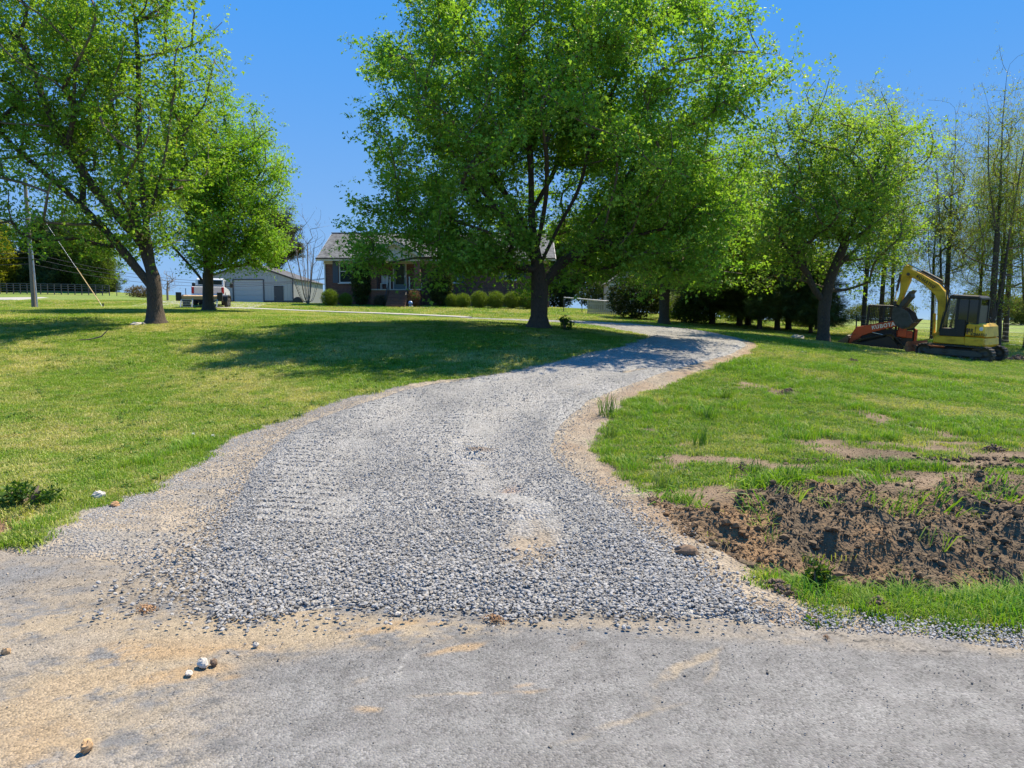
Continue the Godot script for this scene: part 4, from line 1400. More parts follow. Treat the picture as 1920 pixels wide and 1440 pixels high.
	for k in 17:
		var a := k * 2.4
		var q := Vector3(cos(a), 0, sin(a)) * (0.12 + 0.28 * (k % 5) / 4.0)
		bare.limbs.append([q.x if k else 0.0, 0.0, q.z if k else 0.0, q.x * 2.2, 1.4, q.z * 2.2, q.x * 4.6, 4.6 - (k % 3) * 0.5, q.z * 4.0])
	tree("crape_myrtle", "bare many-stemmed shrub fanning up at the house's left corner", "shrub tree", "", on(-15.7, 55.0), bare, [spray(312, 4, 0.25, 0.05)], M.leaf, [Color(0.16, 0.11, 0.06), Color(0.24, 0.17, 0.09)], M.bark_pale)
	bare.seed = 62
	bare.n = 90
	bare.radius = 0.09
	bare.c = Vector3(0.1, 1.7, 0)
	bare.r = Vector3(1.0, 1.1, 1.0)
	bare.lowest = 0.9
	bare.bole = 0.5
	bare.limbs = [[0, 0, 0, 0, 0.8, 0, 0.05, 2.0, 0]]
	tree("bare_tree", "small bare tree standing right of the tall left maple's trunk", "tree", "", on(-28.9, 60.0), bare, [spray(312, 4, 0.25, 0.05)], M.leaf, [Color(0.16, 0.11, 0.06), Color(0.24, 0.17, 0.09)], M.bark_pale)

# ------------------------------------------------------------------ shrubs and weeds
func leafy(called: String, label: String, cat: String, group: String, at: Vector3, size: Vector3, count: int, mesh: ArrayMesh, m: Material, colors: Array, seed_: int, square := 0.5, stems := 5) -> Node3D:
	var r := RandomNumberGenerator.new()
	r.seed = seed_
	var o := thing(called, label, cat, at, 0.0, group)
	var mb := MB.new()
	for k in stems:
		var a := TAU * k / stems + r.randf()
		mb.tube([Vector3(0, -0.1, 0), Vector3(cos(a) * size.x * 0.12, size.y * 0.3, sin(a) * size.z * 0.12), Vector3(cos(a) * size.x * 0.3, size.y * 0.72, sin(a) * size.z * 0.3)], [0.03, 0.022, 0.008], 5, false)
	part("stems", mb.done(), M.twig, o)
	var set_ := Inst.new()
	for k in count:
		var d := Vector3(r.randfn(), r.randfn(), r.randfn()).normalized()
		var v := d * pow(r.randf(), 0.28) * (1.0 + r.randfn(0, 0.035))
		var p := Vector3(v.x * size.x / 2.0, size.y * (0.5 + 0.5 * v.y), v.z * size.z / 2.0)
		set_.add(turn_any(r).scaled(Vector3.ONE * r.randf_range(0.7, 1.2)), p, (colors[0] as Color).lerp(colors[1], r.randf()) * r.randf_range(0.8, 1.2))
	o.add_child(set_.node("leaves", mesh, m), true)
	return o

func build_shrubs() -> void:
	var small := spray(321, 12, 0.11, 0.055, 0.0)
	var broad := spray(322, 9, 0.2, 0.11, 0.1)
	var box := leafy("boxwood_bush", "large round clipped bush below the house's left window", "bush", "round clipped bushes along the house front", on(-12.55, 49.3), Vector3(1.2, 1.15, 1.2), 620, small, M.leaf, [Color(0.11, 0.19, 0.02), Color(0.20, 0.29, 0.035)], 1)
	for s in [[-11.5, 49.4, "smaller round bush beside the holly left of the porch", 0.78], [-4.15, 49.5, "round bush leaning on the right holly, nearest the porch on its right", 0.8], [-3.35, 49.0, "round bush second from the right holly", 0.85], [-2.2, 48.8, "round bush in the middle of the right-hand row", 1.0], [-1.1, 48.6, "round bush just left of the window sill behind the maple", 1.0], [0.05, 48.5, "round bush second from the maple's trunk", 1.0], [1.1, 48.4, "round bush seen against the maple's trunk", 1.05]]:
		copy_of(box, on(s[0], s[1]), s[0] * 3.0, s[2], s[3])
	leafy("holly_shrub", "tall dark upright holly left of the porch pillar", "shrub", "tall hollies flanking the porch", on(-10.55, 50.2), Vector3(1.35, 3.5, 1.3), 900, broad, M.leaf, [Color(0.03, 0.06, 0.018), Color(0.075, 0.115, 0.035)], 2, 0.5, 6)
	leafy("holly_shrub", "tall dark upright holly right of the porch steps", "shrub", "tall hollies flanking the porch", on(-5.0, 50.0), Vector3(1.7, 3.1, 1.4), 900, broad, M.leaf, [Color(0.03, 0.06, 0.018), Color(0.085, 0.12, 0.04)], 3, 0.5, 6)
	leafy("azalea_bush", "reddish brown shrub right of the porch steps", "bush", "low bushes beside the porch steps", on(-6.85, 49.6), Vector3(0.95, 1.15, 0.9), 330, small, M.leaf, [Color(0.13, 0.075, 0.055), Color(0.22, 0.16, 0.11)], 4)
	leafy("azalea_bush", "low brownish shrub left of the porch steps", "bush", "low bushes beside the porch steps", on(-9.1, 49.8), Vector3(1.15, 0.8, 0.9), 300, small, M.leaf, [Color(0.09, 0.07, 0.05), Color(0.18, 0.16, 0.10)], 5)
	leafy("evergreen_shrub", "big dark evergreen shrub in front of the white shed", "shrub", "", on(7.5, 43.4), Vector3(3.6, 2.7, 3.0), 1500, broad, M.leaf, [Color(0.025, 0.05, 0.018), Color(0.06, 0.09, 0.03)], 6, 0.5, 7)
	leafy("evergreen_shrub", "dark undergrowth shrub between the shade tree and the cedars", "shrub", "", on(10.6, 41.5), Vector3(2.6, 1.6, 2.0), 700, broad, M.leaf, [Color(0.05, 0.09, 0.02), Color(0.11, 0.17, 0.04)], 7, 0.5, 6)
	for s in [[3.4, 60.0, 4.0, 2.0, "dark evergreen thicket behind the picket fence's left end"], [7.0, 57.0, 3.6, 2.4, "dark evergreen thicket just left of the white shed"], [0.4, 63.0, 4.6, 2.2, "dark evergreen thicket seen past the big maple's trunk"], [12.2, 55.0, 5.0, 2.2, "dark evergreen thicket right of the white shed, behind the shade tree"]]:
		leafy("evergreen_shrub", s[4], "shrub", "", on(s[0], s[1]), Vector3(s[2], s[3], 2.6), 800, broad, M.leaf, [Color(0.03, 0.06, 0.02), Color(0.08, 0.13, 0.035)], int(s[1]), 0.5, 6)
	for s in [[12.6, 46.5, 2.6, 1.5, "light green undergrowth left of the cedar trunks"], [15.3, 47.5, 2.8, 1.1, "light green undergrowth behind the middle cedar trunks"], [10.2, 45.0, 2.4, 1.7, "light green bush just right of the shade tree's trunk"], [18.6, 46.0, 2.6, 1.3, "light green bush behind the forked maple's trunk"]]:
		leafy("undergrowth_bush", s[4], "bush", "", on(s[0], s[1]), Vector3(s[2], s[3], 1.8), 420, broad, M.leaf, [Color(0.12, 0.22, 0.03), Color(0.28, 0.38, 0.06)], int(s[1] * 2), 0.5, 5)
	leafy("scrub_bush", "brownish scrub bush on the field crest left of the trunks", "bush", "", on(-37.4, 72.0), Vector3(3.0, 1.1, 1.5), 260, spray(323, 9, 0.3, 0.12), M.leaf, [Color(0.13, 0.09, 0.05), Color(0.2, 0.15, 0.08)], 8)
	# far hedge line along the right-hand field
	var far := spray(324, 14, 0.9, 0.3)
	var hedge := leafy("field_bush", "pale green bushy tree far across the field, under the excavator's boom", "bush", "bushes on the far side of the field", on(62.0, 95.0), Vector3(9, 4.2, 5), 500, far, M.leaf, [Color(0.10, 0.14, 0.035), Color(0.19, 0.21, 0.06)], 9)
	for s in [[72.0, 97.0, "pale bushy tree far across the field, right of the excavator's cab", 0.9], [50.0, 102.0, "low pale bush far across the field beside the loader", 0.55], [55.5, 104.0, "far pale bush between the loader's cab and the excavator arm", 0.7], [66.5, 92.0, "far bush at the right edge behind the last slender trunks", 0.8]]:
		copy_of(hedge, on(s[0], s[1]), s[0], s[2], s[3])
	# weeds beside the road on the left, broad clumps on the right
	var weed := spray(325, 16, 0.09, 0.05, -0.3)
	leafy("weed_clump", "dark leafy weeds by the orange soil on the left roadside", "weeds", "", on(-4.22, 6.1), Vector3(0.6, 0.17, 0.4), 24, weed, M.leaf, [Color(0.05, 0.12, 0.02), Color(0.12, 0.21, 0.035)], 10, 0.5, 4)
	leafy("weed_clump", "smaller dark weeds at the photo's left edge above the orange soil", "weeds", "", on(-4.6, 5.95), Vector3(0.45, 0.14, 0.3), 15, weed, M.leaf, [Color(0.05, 0.12, 0.02), Color(0.12, 0.21, 0.035)], 12, 0.5, 4)
	leafy("weed_clump", "upright weed sprouting from the ditch lip on the right", "weeds", "", on(1.86, 4.2), Vector3(0.1, 0.2, 0.1), 9, weed, M.leaf, [Color(0.07, 0.14, 0.02), Color(0.14, 0.22, 0.04)], 13, 0.5, 3)
	leafy("weed_clump", "leafy weed at the foot of the big maple's trunk", "weeds", "", on(1.75, 23.6), Vector3(0.4, 0.55, 0.4), 26, spray(326, 9, 0.15, 0.09), M.leaf, [Color(0.05, 0.11, 0.02), Color(0.1, 0.18, 0.03)], 14, 0.5, 4)
	leafy("dock_plant", "flat green rosette on the gravelly right road edge", "weeds", "", on(1.62, 3.64, 0.0), Vector3(0.14, 0.05, 0.1), 8, weed, M.leaf, [Color(0.07, 0.15, 0.02), Color(0.12, 0.2, 0.04)], 15, 0.5, 3)
	var blades := [tuft(331, 46, 0.13, 0.42, 0.011, 0.75), tuft(332, 40, 0.11, 0.34, 0.011, 0.8)]
	var spots := [[1.42, 10.6, 1.0, "tall pale grass clump at the bend of the right dirt verge"], [1.25, 9.0, 0.8, "coarse grass clump beside the narrowest part of the driveway"], [2.35, 6.75, 0.7, "long grass clump at the torn top of the ditch bank"], [2.6, 6.5, 0.75, "second long grass clump hanging over the bank top"], [1.42, 6.6, 0.5, "sparse upright grass clump at the left end of the dug bank"], [2.9, 10.4, 0.8, "lush grass clump in the middle of the right lawn"], [2.3, 8.6, 0.75, "pale drooping grass clump near the bare soil on the right lawn"], [3.7, 12.3, 0.8, "lush clump farther up the right lawn"], [2.45, 4.25, 0.5, "dry grass sprig low on the dug bank"], [3.05, 4.35, 0.6, "grass clump on the ditch lip at the right edge"]]
	for k in spots.size():
		var s: Array = spots[k]
		var o := solo("grass_clump", s[3], "grass clump", blades[k % 2], M["clump%d" % (k % 3)], on(s[0], s[1]), k * 1.1, "coarse grass clumps on the right")
		o.scale = Vector3.ONE * s[2]

# ------------------------------------------------------------------ house, garage, shed
func at_box(called: String, o: Node3D, m: Material, c: Vector3, size: Vector3, ch := 0.0) -> MeshInstance3D:
	return part(called, bx(size, ch), m, o, c)

func build_house() -> void:
	# local frame: x to the right, z towards the road; the origin lies at ground level in the middle of the front wall
	var base := ground(-5.5, 52.0) - 0.1
	var o := thing("brick_house", "long low brown brick house with grey shingle roof and front porch", "house", Vector3(-5.5, base, -52.0))
	var L := -8.1
	var R := 8.2
	var floor_y := 1.2
	var eave := 3.62
	var deep := 8.4
	# the walls: front wall pierced by door and windows, built as bands between the openings
	var openings := [[-7.05, -6.0, floor_y + 0.55, floor_y + 2.2], [-3.15, -2.15, floor_y + 0.02, floor_y + 2.12], [0.55, 1.6, floor_y + 0.55, floor_y + 2.2], [5.0, 6.05, floor_y + 0.75, floor_y + 2.2]]
	var mb := MB.new()
	var x := L
	for q in openings + [[R, R, 0.0, 0.0]]:
		mb.box(Vector3((x + q[0]) / 2.0, eave / 2.0 - 0.2, -0.12), Vector3(q[0] - x, eave + 0.4, 0.24))
		if q[1] > q[0]:
			mb.box(Vector3((q[0] + q[1]) / 2.0, (q[2] - 0.4) / 2.0, -0.12), Vector3(q[1] - q[0], q[2] + 0.4, 0.238))
			mb.box(Vector3((q[0] + q[1]) / 2.0, (q[3] + eave) / 2.0, -0.12), Vector3(q[1] - q[0], eave - q[3], 0.238))
		x = q[1]
	part("wall", mb.done(), M.brick, o)
	for s in [[L + 0.12, "wall"], [R - 0.12, "wall"]]:
		var g := MB.new()
		g.prism(v2([-0.24, -0.4, -deep, -0.4, -deep, eave, -deep / 2.0, eave + 2.0, -0.24, eave]), -0.12, 0.12, 0.0, Transform3D(Basis(Vector3(0, 0, 1), Vector3(0, 1, 0), Vector3(1, 0, 0)), Vector3(s[0], 0, 0)))
		part("wall", g.done(), M.brick, o)
	at_box("wall", o, M.brick, Vector3(0, eave / 2.0 - 0.2, -deep + 0.12), Vector3(R - L - 0.48, eave + 0.4, 0.24))
	at_box("floor", o, M.concrete, Vector3(0, floor_y - 0.1, -deep / 2.0), Vector3(R - L - 0.5, 0.16, deep - 0.5))
	# roof: two thick slopes with overhang, fascia, gutter
	var run := deep / 2.0
	var over := 0.5
	var slope := 2.05 / run
	var roof := MB.new()
	for s in [1.0, -1.0]:
		var prof := v2([0.0, 2.05, run + over, -over * slope, run + over, -over * slope + 0.13, 0.0, 2.19])
		var b := Basis(Vector3(0, 0, s), Vector3.UP, Vector3(1, 0, 0))
		roof.prism(prof, L - 0.42, R + 0.42, 0.0, Transform3D(b, Vector3(0, eave + 0.02, -run)))
	var rf := part("roof", roof.done(), M.shingle, o)
	at_box("ridge_cap", rf, M.shingle, Vector3(0, eave + 2.22, -run), Vector3(R - L + 0.86, 0.05, 0.25), 0.02)
	at_box("chimney", rf, M.brick, Vector3(5.2, eave + 2.3, -run - 1.2), Vector3(0.9, 1.6, 0.7))
	at_box("fascia", o, M.white, Vector3(0, eave - 0.2, over + 0.02), Vector3(R - L + 0.84, 0.22, 0.035))
	at_box("soffit", o, M.white, Vector3(0, eave - 0.27, over / 2.0 + 0.01), Vector3(R - L + 0.8, 0.03, over - 0.02))
	at_box("gutter", o, M.dark_trim, Vector3(0, eave - 0.14, over + 0.09), Vector3(R - L + 0.86, 0.1, 0.1), 0.03)
	at_box("frieze_board", o, M.cream, Vector3(0, eave - 0.40, 0.013), Vector3(R - L, 0.22, 0.024))
	at_box("downspout", o, M.white, Vector3(L + 0.05, 1.6, 0.05), Vector3(0.08, 3.2, 0.07))
	for s in [-1.0, 1.0]:
		var rake := MB.new()
		rake.bar(Vector3(0, eave - 0.26, over), Vector3(0, eave + 2.06, -run), 0.04, 0.2)
		part("rake_board", rake.done(), M.white, o, Vector3((L - 0.44) if s < 0.0 else (R + 0.44), 0, 0))
	# windows with shutters
	for q in [openings[0], openings[2], openings[3]]:
		var w: float = q[1] - q[0]
		var h: float = q[3] - q[2]
		var cx: float = (q[0] + q[1]) / 2.0
		var cy: float = (q[2] + q[3]) / 2.0
		var f := MB.new()
		f.box(Vector3(-w / 2 + 0.04, 0, 0), Vector3(0.08, h, 0.1), 0.01).box(Vector3(w / 2 - 0.04, 0, 0), Vector3(0.08, h, 0.1), 0.01)
		f.box(Vector3(0, h / 2 - 0.04, 0), Vector3(w - 0.16, 0.08, 0.098), 0.01).box(Vector3(0, -h / 2 + 0.04, 0), Vector3(w - 0.16, 0.08, 0.098), 0.01)
		f.box(Vector3(0, 0.02, 0), Vector3(w - 0.16, 0.06, 0.08), 0.01)
		var fr := part("window", f.done(), M.white, o, Vector3(cx, cy, -0.06))
		for e in [-1.0, 1.0]:
			at_box("pane", fr, M.pane, Vector3(0, e * h * 0.235, -0.02), Vector3(w - 0.15, h / 2 - 0.08, 0.012))
		at_box("sill", fr, M.white, Vector3(0, -h / 2 - 0.03, 0.09), Vector3(w + 0.16, 0.06, 0.12), 0.01)
		for e in [-1.0, 1.0]:
			var sh := at_box("shutter", o, M.shutter, Vector3(cx + e * (w / 2 + 0.24), cy, 0.02), Vector3(0.4, h, 0.035), 0.005)
			var sl := MB.new()
			for k in 18:
				sl.box(Vector3(0, -h / 2 + 0.14 + k * (h - 0.28) / 17.0, 0.02), Vector3(0.3, 0.03, 0.012))
			part("louvre", sl.done(), M.shutter, sh)
	# porch: slab, pillars, beam, gable, steps, rails
	var px0 := -4.45
	var px1 := -0.95
	var pz := 1.7
	at_box("porch_floor", o, M.brick, Vector3((px0 + px1) / 2.0, floor_y / 2.0 - 0.22, pz / 2.0 + 0.002), Vector3(px1 - px0, floor_y + 0.36, pz))
	at_box("porch_slab", o, M.concrete, Vector3((px0 + px1) / 2.0, floor_y, pz / 2.0 + 0.03), Vector3(px1 - px0 + 0.1, 0.08, pz + 0.05), 0.01)
	for s in [px0 + 0.22, px1 - 0.22]:
		at_box("pillar", o, M.brick, Vector3(s, (floor_y + 0.04 + eave - 0.42) / 2.0, pz - 0.25), Vector3(0.42, eave - 0.46 - floor_y, 0.42))
	at_box("porch_beam", o, M.cream, Vector3((px0 + px1) / 2.0, eave - 0.3, pz - 0.25), Vector3(px1 - px0 + 0.2, 0.26, 0.46), 0.01)
	at_box("porch_ceiling", o, M.cream, Vector3((px0 + px1) / 2.0, eave - 0.15, pz / 2.0 - 0.3), Vector3(px1 - px0, 0.03, pz + 0.5))
	var half := (px1 - px0) / 2.0 + 0.25
	var rise := half * slope
	var gx := (px0 + px1) / 2.0
	for k in 7:
		# lap siding boards of the gable
		var y0 := k * 0.145
		var wl := half - (y0 + 0.02) / slope - 0.12
		if wl > 0.05:
			var sb := MB.new()
			sb.prism(v2([0.0, 0.0, 0.03, 0.0, 0.012, 0.15, 0.0, 0.15]), -wl, wl, 0.0, Transform3D(Basis(Vector3(0, 0, 1), Vector3.UP, Vector3(1, 0, 0)), Vector3(gx, eave - 0.14 + y0, pz - 0.07)))
			part("siding_board", sb.done(), M.siding, o)
	var pr := MB.new()
	for s in [-1.0, 1.0]:
		pr.prism(v2([0.0, rise, (half + 0.1) * s, -0.1 * slope, (half + 0.1) * s, -0.1 * slope + 0.11, 0.0, rise + 0.12]), -3.2, pz + 0.25, 0.0, Transform3D(Basis(), Vector3(gx, eave - 0.1, 0)))
	part("porch_roof", pr.done(), M.shingle, o)
	var rk := MB.new()
	for s in [-1.0, 1.0]:
		rk.bar(Vector3(gx + s * (half + 0.1), eave - 0.2 - 0.1 * slope, pz + 0.27), Vector3(gx, eave - 0.16 + rise, pz + 0.27), 0.03, 0.16)
	part("gable_trim", rk.done(), M.cream, o)
	var sx := -2.4
	for k in 7:
		at_box("step", o, M.brick, Vector3(sx, floor_y - 0.17 * (k + 1) - 0.22, pz + 0.16 + 0.29 * k), Vector3(1.3, 0.6, 0.34), 0.008)
	for s in [-1.0, 1.0]:
		var rl := MB.new()
		rl.rod(Vector3(sx + s * 0.68, floor_y + 0.85, pz + 0.05), Vector3(sx + s * 0.68, 0.75, pz + 1.75), 0.022)
		for k in 9:
			var t := k / 8.0
			var y := lerpf(floor_y + 0.85, 0.75, t)
			rl.rod(Vector3(sx + s * 0.68, y - 0.85, pz + 0.05 + 1.7 * t), Vector3(sx + s * 0.68, y, pz + 0.05 + 1.7 * t), 0.010, 5)
		part("hand_rail", rl.done(), M.black, o)
		at_box("rail_post", o, M.white, Vector3(sx + s * 0.68, floor_y + 0.45, pz - 0.06), Vector3(0.09, 0.9, 0.09), 0.01)
	# the front door behind its glass storm door
	var d := at_box("door", o, mat(lin(0.10, 0.16, 0.17), 0.4), Vector3(-2.65, floor_y + 1.07, -0.12), Vector3(0.98, 2.06, 0.06), 0.01)
	at_box("pane", d, M.pane, Vector3(0, 0.15, 0.04), Vector3(0.6, 1.5, 0.02))
	var df := MB.new()
	for s in [-1.0, 1.0]:
		df.box(Vector3(s * 0.46, 0, 0.06), Vector3(0.07, 2.06, 0.05))
	df.box(Vector3(0, 1.0, 0.06), Vector3(0.85, 0.07, 0.049))
	part("frame", df.done(), M.white, d)
	at_box("handle", d, M.chrome, Vector3(0.38, -0.05, 0.10), Vector3(0.04, 0.14, 0.04), 0.01)
	var lamp := MB.new()
	lamp.lathe(v2([0.0, 0.0, 0.05, 0.01, 0.09, 0.08, 0.09, 0.2, 0.04, 0.26, 0.0, 0.27]), Vector3(-3.45, floor_y + 1.95, 0.1), Basis(), 10)
	part("porch_lamp", lamp.done(), M.white, o)
	# things on the porch and by the steps
	var chair := thing("porch_chair", "white slatted chair on the porch left of the front door", "chair", Vector3(-5.5 - 3.6, base + floor_y + 0.04, -51.1))
	at_box("seat", chair, M.white, Vector3(0, 0.42, 0), Vector3(0.5, 0.04, 0.48), 0.01)
	for s in [-1.0, 1.0]:
		at_box("leg", chair, M.white, Vector3(s * 0.22, 0.2, 0.2), Vector3(0.05, 0.4, 0.05))
		at_box("leg", chair, M.white, Vector3(s * 0.22, 0.2, -0.2), Vector3(0.05, 0.4, 0.05))
	for k in 5:
		at_box("slat", chair, M.white, Vector3(-0.2 + k * 0.1, 0.72, -0.22), Vector3(0.07, 0.56, 0.025), 0.005)
	copy_of(chair, Vector3(-5.5 - 1.2, base + floor_y + 0.04, -51.1), 0.3, "white slatted chair on the porch right of the front door")
	var ball := MB.new()
	ball.lathe(v2([0.0, 0.0, 0.08, 0.015, 0.14, 0.07, 0.16, 0.15, 0.14, 0.23, 0.08, 0.29, 0.0, 0.305]), Vector3.ZERO, Basis(), 16)
	var gz := thing("garden_ornament", "pale blue round garden ornament at the foot of the porch steps", "ornament", on(-6.95, 48.9))
	part("ball", ball.done(), mat(lin(0.22, 0.33, 0.55), 0.25), gz, Vector3(0, 0.12, 0))
	part("foot", MB.new().lathe(v2([0.2, 0.0, 0.2, 0.03, 0.1, 0.14, 0.0, 0.14]), Vector3.ZERO, Basis(), 12).done(), M.concrete, gz)

func build_garage() -> void:
	var base := 3.06
	var o := thing("metal_garage", "grey ribbed metal garage with a wide pale overhead door", "garage", Vector3(-27.6, base, -75.0), 0.0)
	var half := 4.65
	var eave := 2.85
	var peak := 4.45
	var deep := 12.0
	var slope := (peak - eave) / half
	# front wall in sheets, each with ribs, left and right of the openings
	var doors := [-1.55, 1.55, 2.85]
	var k := 0
	var x := -half
	var cuts := [-4.65, -3.65, -2.65, -1.6, -0.8, 0.0, 0.8, 1.6, 2.65, 3.65, 4.65]
	for ci in cuts.size() - 1:
		x = cuts[ci]
		var w: float = cuts[ci + 1] - x
		var lo := -0.6
		if x + w / 2 > -1.6 and x + w / 2 < 1.6:
			lo = 2.72
		elif x + w / 2 > 2.6 and x + w / 2 < 3.6:
			lo = 2.1
		var h0 := eave + (half - absf(x)) * slope
		var h1 := eave + (half - absf(x + w)) * slope
		var mb := MB.new()
		mb.prism(v2([0, lo, w, lo, w, h1, 0, h0]), -0.05, 0.0)
		for q in 3:
			var rx := 0.05 + q * w / 3.0
			mb.box(Vector3(rx + 0.02, (lo + lerpf(h0, h1, rx / w)) / 2.0, 0.012), Vector3(0.05, lerpf(h0, h1, rx / w) - lo - 0.06, 0.026))
		part("wall_panel", mb.done(), M.metal_wall, o, Vector3(x, 0, 0))
		if lo < 0.0:
			at_box("wainscot", o, M.dark_trim, Vector3(x + w / 2, 0.2, 0.032), Vector3(w, 0.75, 0.012))
	for s in [-1.0, 1.0]:
		var sw := MB.new()
		sw.box(Vector3(s * (half - 0.03), eave / 2.0 - 0.3, -deep / 2.0), Vector3(0.06, eave + 0.6, deep - 0.1))
		for q in 38:
			sw.box(Vector3(s * (half + 0.01), eave / 2.0 - 0.3, -0.2 - q * 0.31), Vector3(0.03, eave + 0.55, 0.05))
		part("side_wall", sw.done(), M.metal_wall, o)
		var rf := MB.new()
		rf.bar(Vector3(s * (half + 0.25), eave - 0.25 * slope + 0.06, -deep / 2.0), Vector3(0, peak + 0.06, -deep / 2.0), deep + 0.5, 0.07)
		part("roof", rf.done(), M.dark_trim, o)
		var tr := MB.new()
		tr.bar(Vector3(s * (half + 0.25), eave - 0.25 * slope, 0.07), Vector3(0, peak, 0.07), 0.05, 0.16)
		part("rake_trim", tr.done(), M.dark_trim, o)
		at_box("corner_trim", o, M.dark_trim, Vector3(s * (half + 0.01), eave / 2.0 - 0.3, 0.03), Vector3(0.12, eave + 0.6, 0.1))
		at_box("door_trim", o, M.dark_trim, Vector3(s * 1.6, 1.3, 0.04), Vector3(0.12, 2.95, 0.06))
	at_box("door_trim", o, M.dark_trim, Vector3(0, 2.76, 0.04), Vector3(3.08, 0.1, 0.058))
	at_box("back_wall", o, M.metal_wall, Vector3(0, eave / 2.0 - 0.3, -deep + 0.05), Vector3(half * 2.0 - 0.13, eave + 0.6, 0.06))
	for q in 5:
		var dp := MB.new()
		dp.box(Vector3.ZERO, Vector3(3.18, 0.545, 0.05), 0.008)
		for e in 4:
			dp.box(Vector3(-1.14 + e * 0.76, 0, 0.02), Vector3(0.62, 0.36, 0.03), 0.01)
		part("door_panel", dp.done(), M.metal_door, o, Vector3(0, -0.02 + 0.272 + q * 0.55, -0.03))
	var sd := at_box("side_door", o, M.dark_trim, Vector3(3.15, 1.0, 0.02), Vector3(0.95, 2.1, 0.05), 0.01)
	at_box("handle", sd, M.chrome, Vector3(-0.38, 0.0, 0.05), Vector3(0.05, 0.1, 0.05), 0.01)
	# a dark culvert-like drum beside it
	solo("wheel_cover", "dark round wheel leaning at the garage's right corner", "wheel", MB.new().lathe(v2([0.0, 0.0, 0.5, 0.0, 0.55, 0.05, 0.55, 0.2, 0.5, 0.25, 0.0, 0.25]), Vector3(0, 0.5, 0), Basis(Vector3(1, 0, 0), PI / 2.0), 18).done(), M.rubber, Vector3(-22.3, base - 0.1, -74.6))

func build_shed() -> void:
	var base := ground(8.0, 52.0)
	var o := thing("white_shed", "small white gabled shed behind the pale picket fence", "shed", Vector3(8.2, base, -52.0))
	for k in 9:
		var y := k * 0.24
		at_box("siding_board", o, M.white, Vector3(0, 0.12 + y, 0.0), Vector3(2.3, 0.235, 0.05 + 0.01 * (k % 2)), 0.01)
	part("gable", MB.new().prism(v2([-1.15, 0, 1.15, 0, 0, 0.75]), -0.03, 0.03).done(), M.white, o, Vector3(0, 2.16, 0))
	for s in [-1.0, 1.0]:
		at_box("side_wall", o, M.white, Vector3(s * 1.12, 1.08, -1.5), Vector3(0.06, 2.16, 2.94))
		var rf := MB.new()
		rf.bar(Vector3(s * 1.3, 2.1, -1.45), Vector3(0, 3.0, -1.45), 3.2, 0.07)
		part("roof", rf.done(), M.shingle, o)
	at_box("back_wall", o, M.white, Vector3(0, 1.08, -2.95), Vector3(2.18, 2.16, 0.06))
	# the pale picket fence before it, and the railing to its left
	var p0 := on(4.9, 46.0)
	var p1 := on(7.1, 46.4)
	var f := thing("picket_fence", "weathered pale picket fence in front of the white shed", "fence", p0)
	var v := p1 - p0
	for k in 18:
		at_box("picket", f, M.cream, v * (k / 17.0) + Vector3(0, 0.42, 0), Vector3(0.09, 0.95, 0.02), 0.005)
	for y in [0.2, 0.68]:
		part("rail", MB.new().bar(Vector3(0, y, -0.03), v + Vector3(0, y, -0.03), 0.03, 0.08).done(), M.cream, f)
	var q0 := on(3.4, 47.0)
	var q1 := on(7.0, 46.8)
	var g := thing("pipe_railing", "thin grey sloping railing left of the white shed", "railing", q0)
	var u := q1 - q0
	part("rail", MB.new().rod(Vector3(0, 0.95, 0), u + Vector3(0, 0.85, 0), 0.035).done(), M.galv, g)
	for k in 4:
		var t := k / 3.0
		part("post", MB.new().rod(u * t + Vector3(0, -0.2, 0), u * t + Vector3(0, lerpf(0.95, 0.85, t), 0), 0.025).done(), M.dark_trim, g)

